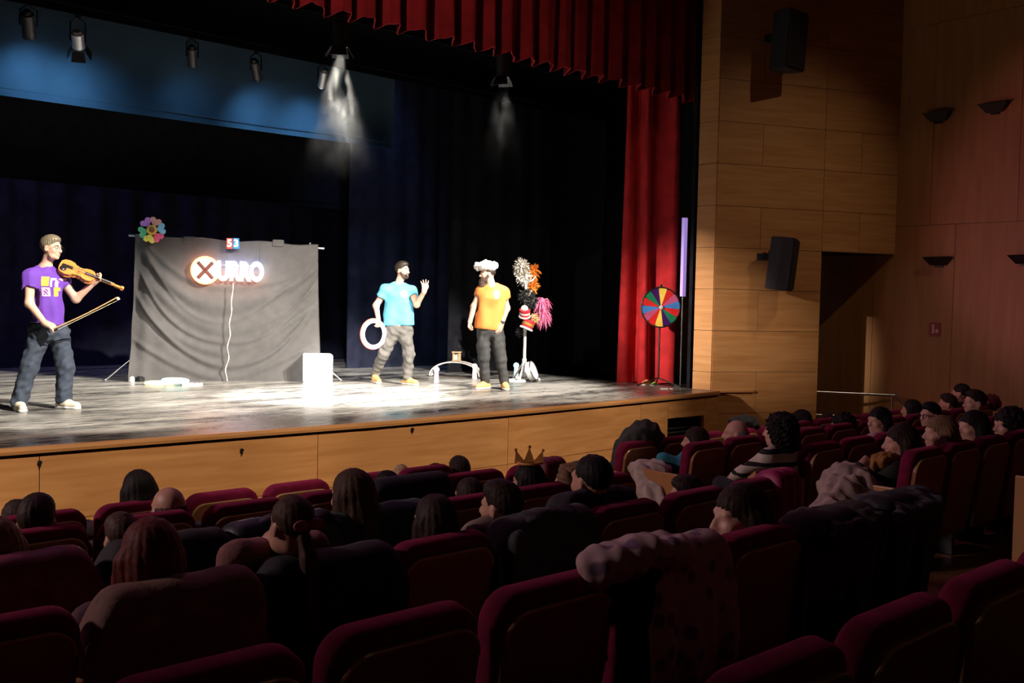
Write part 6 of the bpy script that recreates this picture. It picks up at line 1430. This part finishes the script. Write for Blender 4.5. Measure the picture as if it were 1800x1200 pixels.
drape('third', 'L', idx_at('third', 'L', 340, 945), BK, 'black coat hung over a seat right of the reddish hair', 0.58, 0.5, 0.25, 3)
drape('third', 'L', idx_at('third', 'L', 440, 930), DRB, 'shiny blue-black coat hung left of the brown ponytail', 0.60, 0.5, 0.25, 4, 0.05, True)
drape('third', 'L', idx_at('third', 'L', 80, 970), DRR, 'crimson puffer coat hung over the seat at the left edge', 0.60, 0.6, 0.25, 5, 0.05)
drape('fourth', 'L', idx_at('fourth', 'L', 300, 1030), DRP, 'dusty pink coat hung over the seat of the reddish hair', 0.60, 0.75, 0.25, 6, 0.02)
drape('fourth', 'L', idx_at('fourth', 'L', 570, 990), BK, 'black coat hung over the seat of the girl with the bow', 0.62, 0.75, 0.25, 7, 0.02)
drape('third', 'L', idx_at('third', 'L', 660, 905), cloth('teal_coat', (0.02, 0.045, 0.055)), 'dark teal coat hung behind the very long brown hair', 0.64, 0.5, 0.25, 8, 0.02)
drape('fourth', 'L', idx_at('fourth', 'L', 960, 915), DRG, 'grey-green hooded coat hung behind the boy', 0.62, 0.7, 0.25, 9, 0.03, True, sleeve=-1)
drape('fifth', 'L', idx_at('fifth', 'L', 1130, 1010), DRN, 'navy coat hung beside the floral jacket on the same seat', 0.22, 0.7, 0.25, 10, 0.02, xo=-0.20)
drape('fifth', 'L', idx_at('fifth', 'L', 1520, 900), cloth('brown_black_coat', (0.030, 0.022, 0.020)), 'brownish black coat hung near the aisle in the fifth row', 0.62, 0.7, 0.25, 11, 0.0)
drape('fifth', 'L', 0, BK, 'black coat hung over the aisle seat of the fifth row', 0.60, 0.75, 0.25, 12, 0.0)
drape('fourth', 'L', 0, cloth('magenta_puffer', (0.30, 0.012, 0.09), 0.5), 'magenta puffer jacket hung over the aisle seat before the striped sweater', 0.26, 0.45, 0.25, 13, 0.03, xo=0.17)
drape('second', 'L', 0, DRR, 'crimson jacket hung over the seat edge right of the crowned child', 0.24, 0.4, 0.2, 14, 0.03, xo=0.15)
for i_, c_, lab_ in ((1, cloth('brown_black_coat', (0.030, 0.022, 0.020)), 'brown knit heaped on the dark coat in the fifth row'), (0, GR, 'grey scarf heaped on the black coat by the aisle')):
    q_ = SEATS['fifth', 'L', i_].location
    pile([ell((-0.10, 0.06, SEAT_H - 0.02), (0.16, 0.11, 0.045)), cap((-0.20, -0.06, SEAT_H - 0.07), (0.16, -0.07, SEAT_H - 0.04), 0.045, 0.04, k=0.04), ell((0.12, 0.02, SEAT_H - 0.02), (0.12, 0.09, 0.045))], c_, lab_, q_, 60 + i_, amp=0.007, freq=30)
# floral jacket heaped over the next seat of the fifth row
def floral():
    m, nt, b = nodes_of('floral_cotton'); tc = nt.nodes.new('ShaderNodeTexCoord')
    v = nt.nodes.new('ShaderNodeTexVoronoi'); v.inputs['Scale'].default_value = 14; nt.links.new(tc.outputs['Object'], v.inputs['Vector'])
    r = nt.nodes.new('ShaderNodeValToRGB'); e = r.color_ramp.elements; e[0].position = 0.25; e[0].color = (0.16, 0.10, 0.16, 1); e[1].position = 0.42; e[1].color = (0.46, 0.33, 0.31, 1)
    nt.links.new(v.outputs['Distance'], r.inputs[0]); nt.links.new(r.outputs[0], b.inputs['Base Color']); b.inputs['Roughness'].default_value = 0.9; return m
M_FLORAL = floral()
sx_ = SEATS['fifth', 'L', idx_at('fifth', 'L', 1180, 1000)].location
drape('fifth', 'L', idx_at('fifth', 'L', 1210, 980), M_FLORAL, 'pale floral jacket heaped over a seat in front of the camera', 0.48, 0.55, 0.25, 15, 0.05, False, fold=0.012, xo=0.08)
FLO = [o for o in COL.objects if o.name.startswith('draped_coat') and 'floral' in o['label']][0]
sdf_obj('bunched_hood', [ell((0.0, 0.03, SEAT_H + 0.03), (0.24, 0.10, 0.055), k=0.04), cap((-0.18, 0.0, SEAT_H + 0.0), (-0.05, -0.05, SEAT_H + 0.05), 0.045, 0.04, k=0.05), cap((0.02, -0.05, SEAT_H + 0.055), (0.20, -0.03, SEAT_H + 0.01), 0.04, 0.045, k=0.05), ell((0.03, -0.10, SEAT_H + 0.0), (0.07, 0.04, 0.03), op='-', k=0.02)], 0.010, M_FLORAL, FLO, disp=waves(77, 0.008, 34, (1.6, 1.0, 0.4), n=7))
# coats on laps
p = at_y(1160, 845, 5.35)
t2 = SEATS['second', 'R', 0].location
pile([ell((-0.10, 0.55, 0.60), (0.17, 0.19, 0.09)), cap((-0.22, 0.50, 0.58), (-0.36, 0.30, 0.36), 0.10, 0.08, k=0.05), cap((-0.30, 0.30, 0.45), (-0.36, 0.12, 0.22), 0.09, 0.07, k=0.05)], cloth('cream_coat', (0.46, 0.40, 0.33)), 'cream coat bunched on the lap of the turquoise sweater', t2, 41, 'lap_coat', amp=0.013, freq=28)
t4 = SEATS['fourth', 'R', 0].location
pile([ell((-0.20, 0.50, 0.60), (0.20, 0.20, 0.12)), cap((-0.30, 0.45, 0.62), (-0.62, 0.40, 0.42), 0.15, 0.12, k=0.08), cap((-0.62, 0.40, 0.42), (-0.80, 0.30, 0.10), 0.13, 0.10, k=0.08), cap((-0.25, 0.35, 0.55), (-0.45, 0.15, 0.25), 0.12, 0.08, k=0.06)], cloth('beige_pink_coat', (0.40, 0.31, 0.27)), 'large pale beige coat spilling from a lap into the aisle', t4, 42, 'lap_coat', amp=0.014, freq=26)
pile([ell((-0.08, 0.30, 0.80), (0.10, 0.07, 0.05), k=0.03), cap((-0.02, 0.28, 0.80), (-0.16, 0.32, 0.76), 0.035, k=0.03)], cloth('mustard_scarf', (0.34, 0.17, 0.04)), 'mustard scarf on top of the pale beige coat', t4, 43, 'scarf', 'scarf', amp=0.008, freq=50)
# coat thrown over the back of the leaning woman
ph_ = at_y(1130, 800, 6.0)
fr0 = SEATS['front', 'R', 0].location
pile([ell((0.02, 0.10, 0.88), (0.24, 0.13, 0.20)), cap((-0.18, 0.12, 0.86), (-0.30, 0.14, 0.55), 0.10, 0.09, k=0.08), cap((0.18, 0.12, 0.86), (0.26, 0.05, 0.60), 0.10, 0.10, k=0.08), ell((0.0, 0.08, 0.60), (0.28, 0.13, 0.28), k=0.08), ell((0.04, 0.08, 0.99), (0.12, 0.08, 0.05), k=0.04)], cloth('olive_grey', (0.035, 0.036, 0.034)), 'dark grey hooded coat over the back of the leaning woman', (at_y(1120, 800, 6.05).x, fr0.y + 0.05, fr0.z), 44, 'worn_coat', amp=0.011, freq=26)
pile([ell((0, 0.12, 0.96), (0.20, 0.10, 0.07)), ell((0.08, 0.1, 0.93), (0.14, 0.09, 0.06))], BK, 'black coat rolled up on a front row seat behind the bald man', (at_y(1324, 742, 5.85).x, 5.85, FLOOR_Z['front']), 45)
pile([ell((0, 0.06, 0.93), (0.20, 0.10, 0.09)), ell((0.15, 0.08, 0.90), (0.14, 0.09, 0.07))], DRR, 'crimson jacket bunched on a seat near the right wall', (at_y(1748, 715, 4.9).x, 4.9, FLOOR_Z['second']), 46)
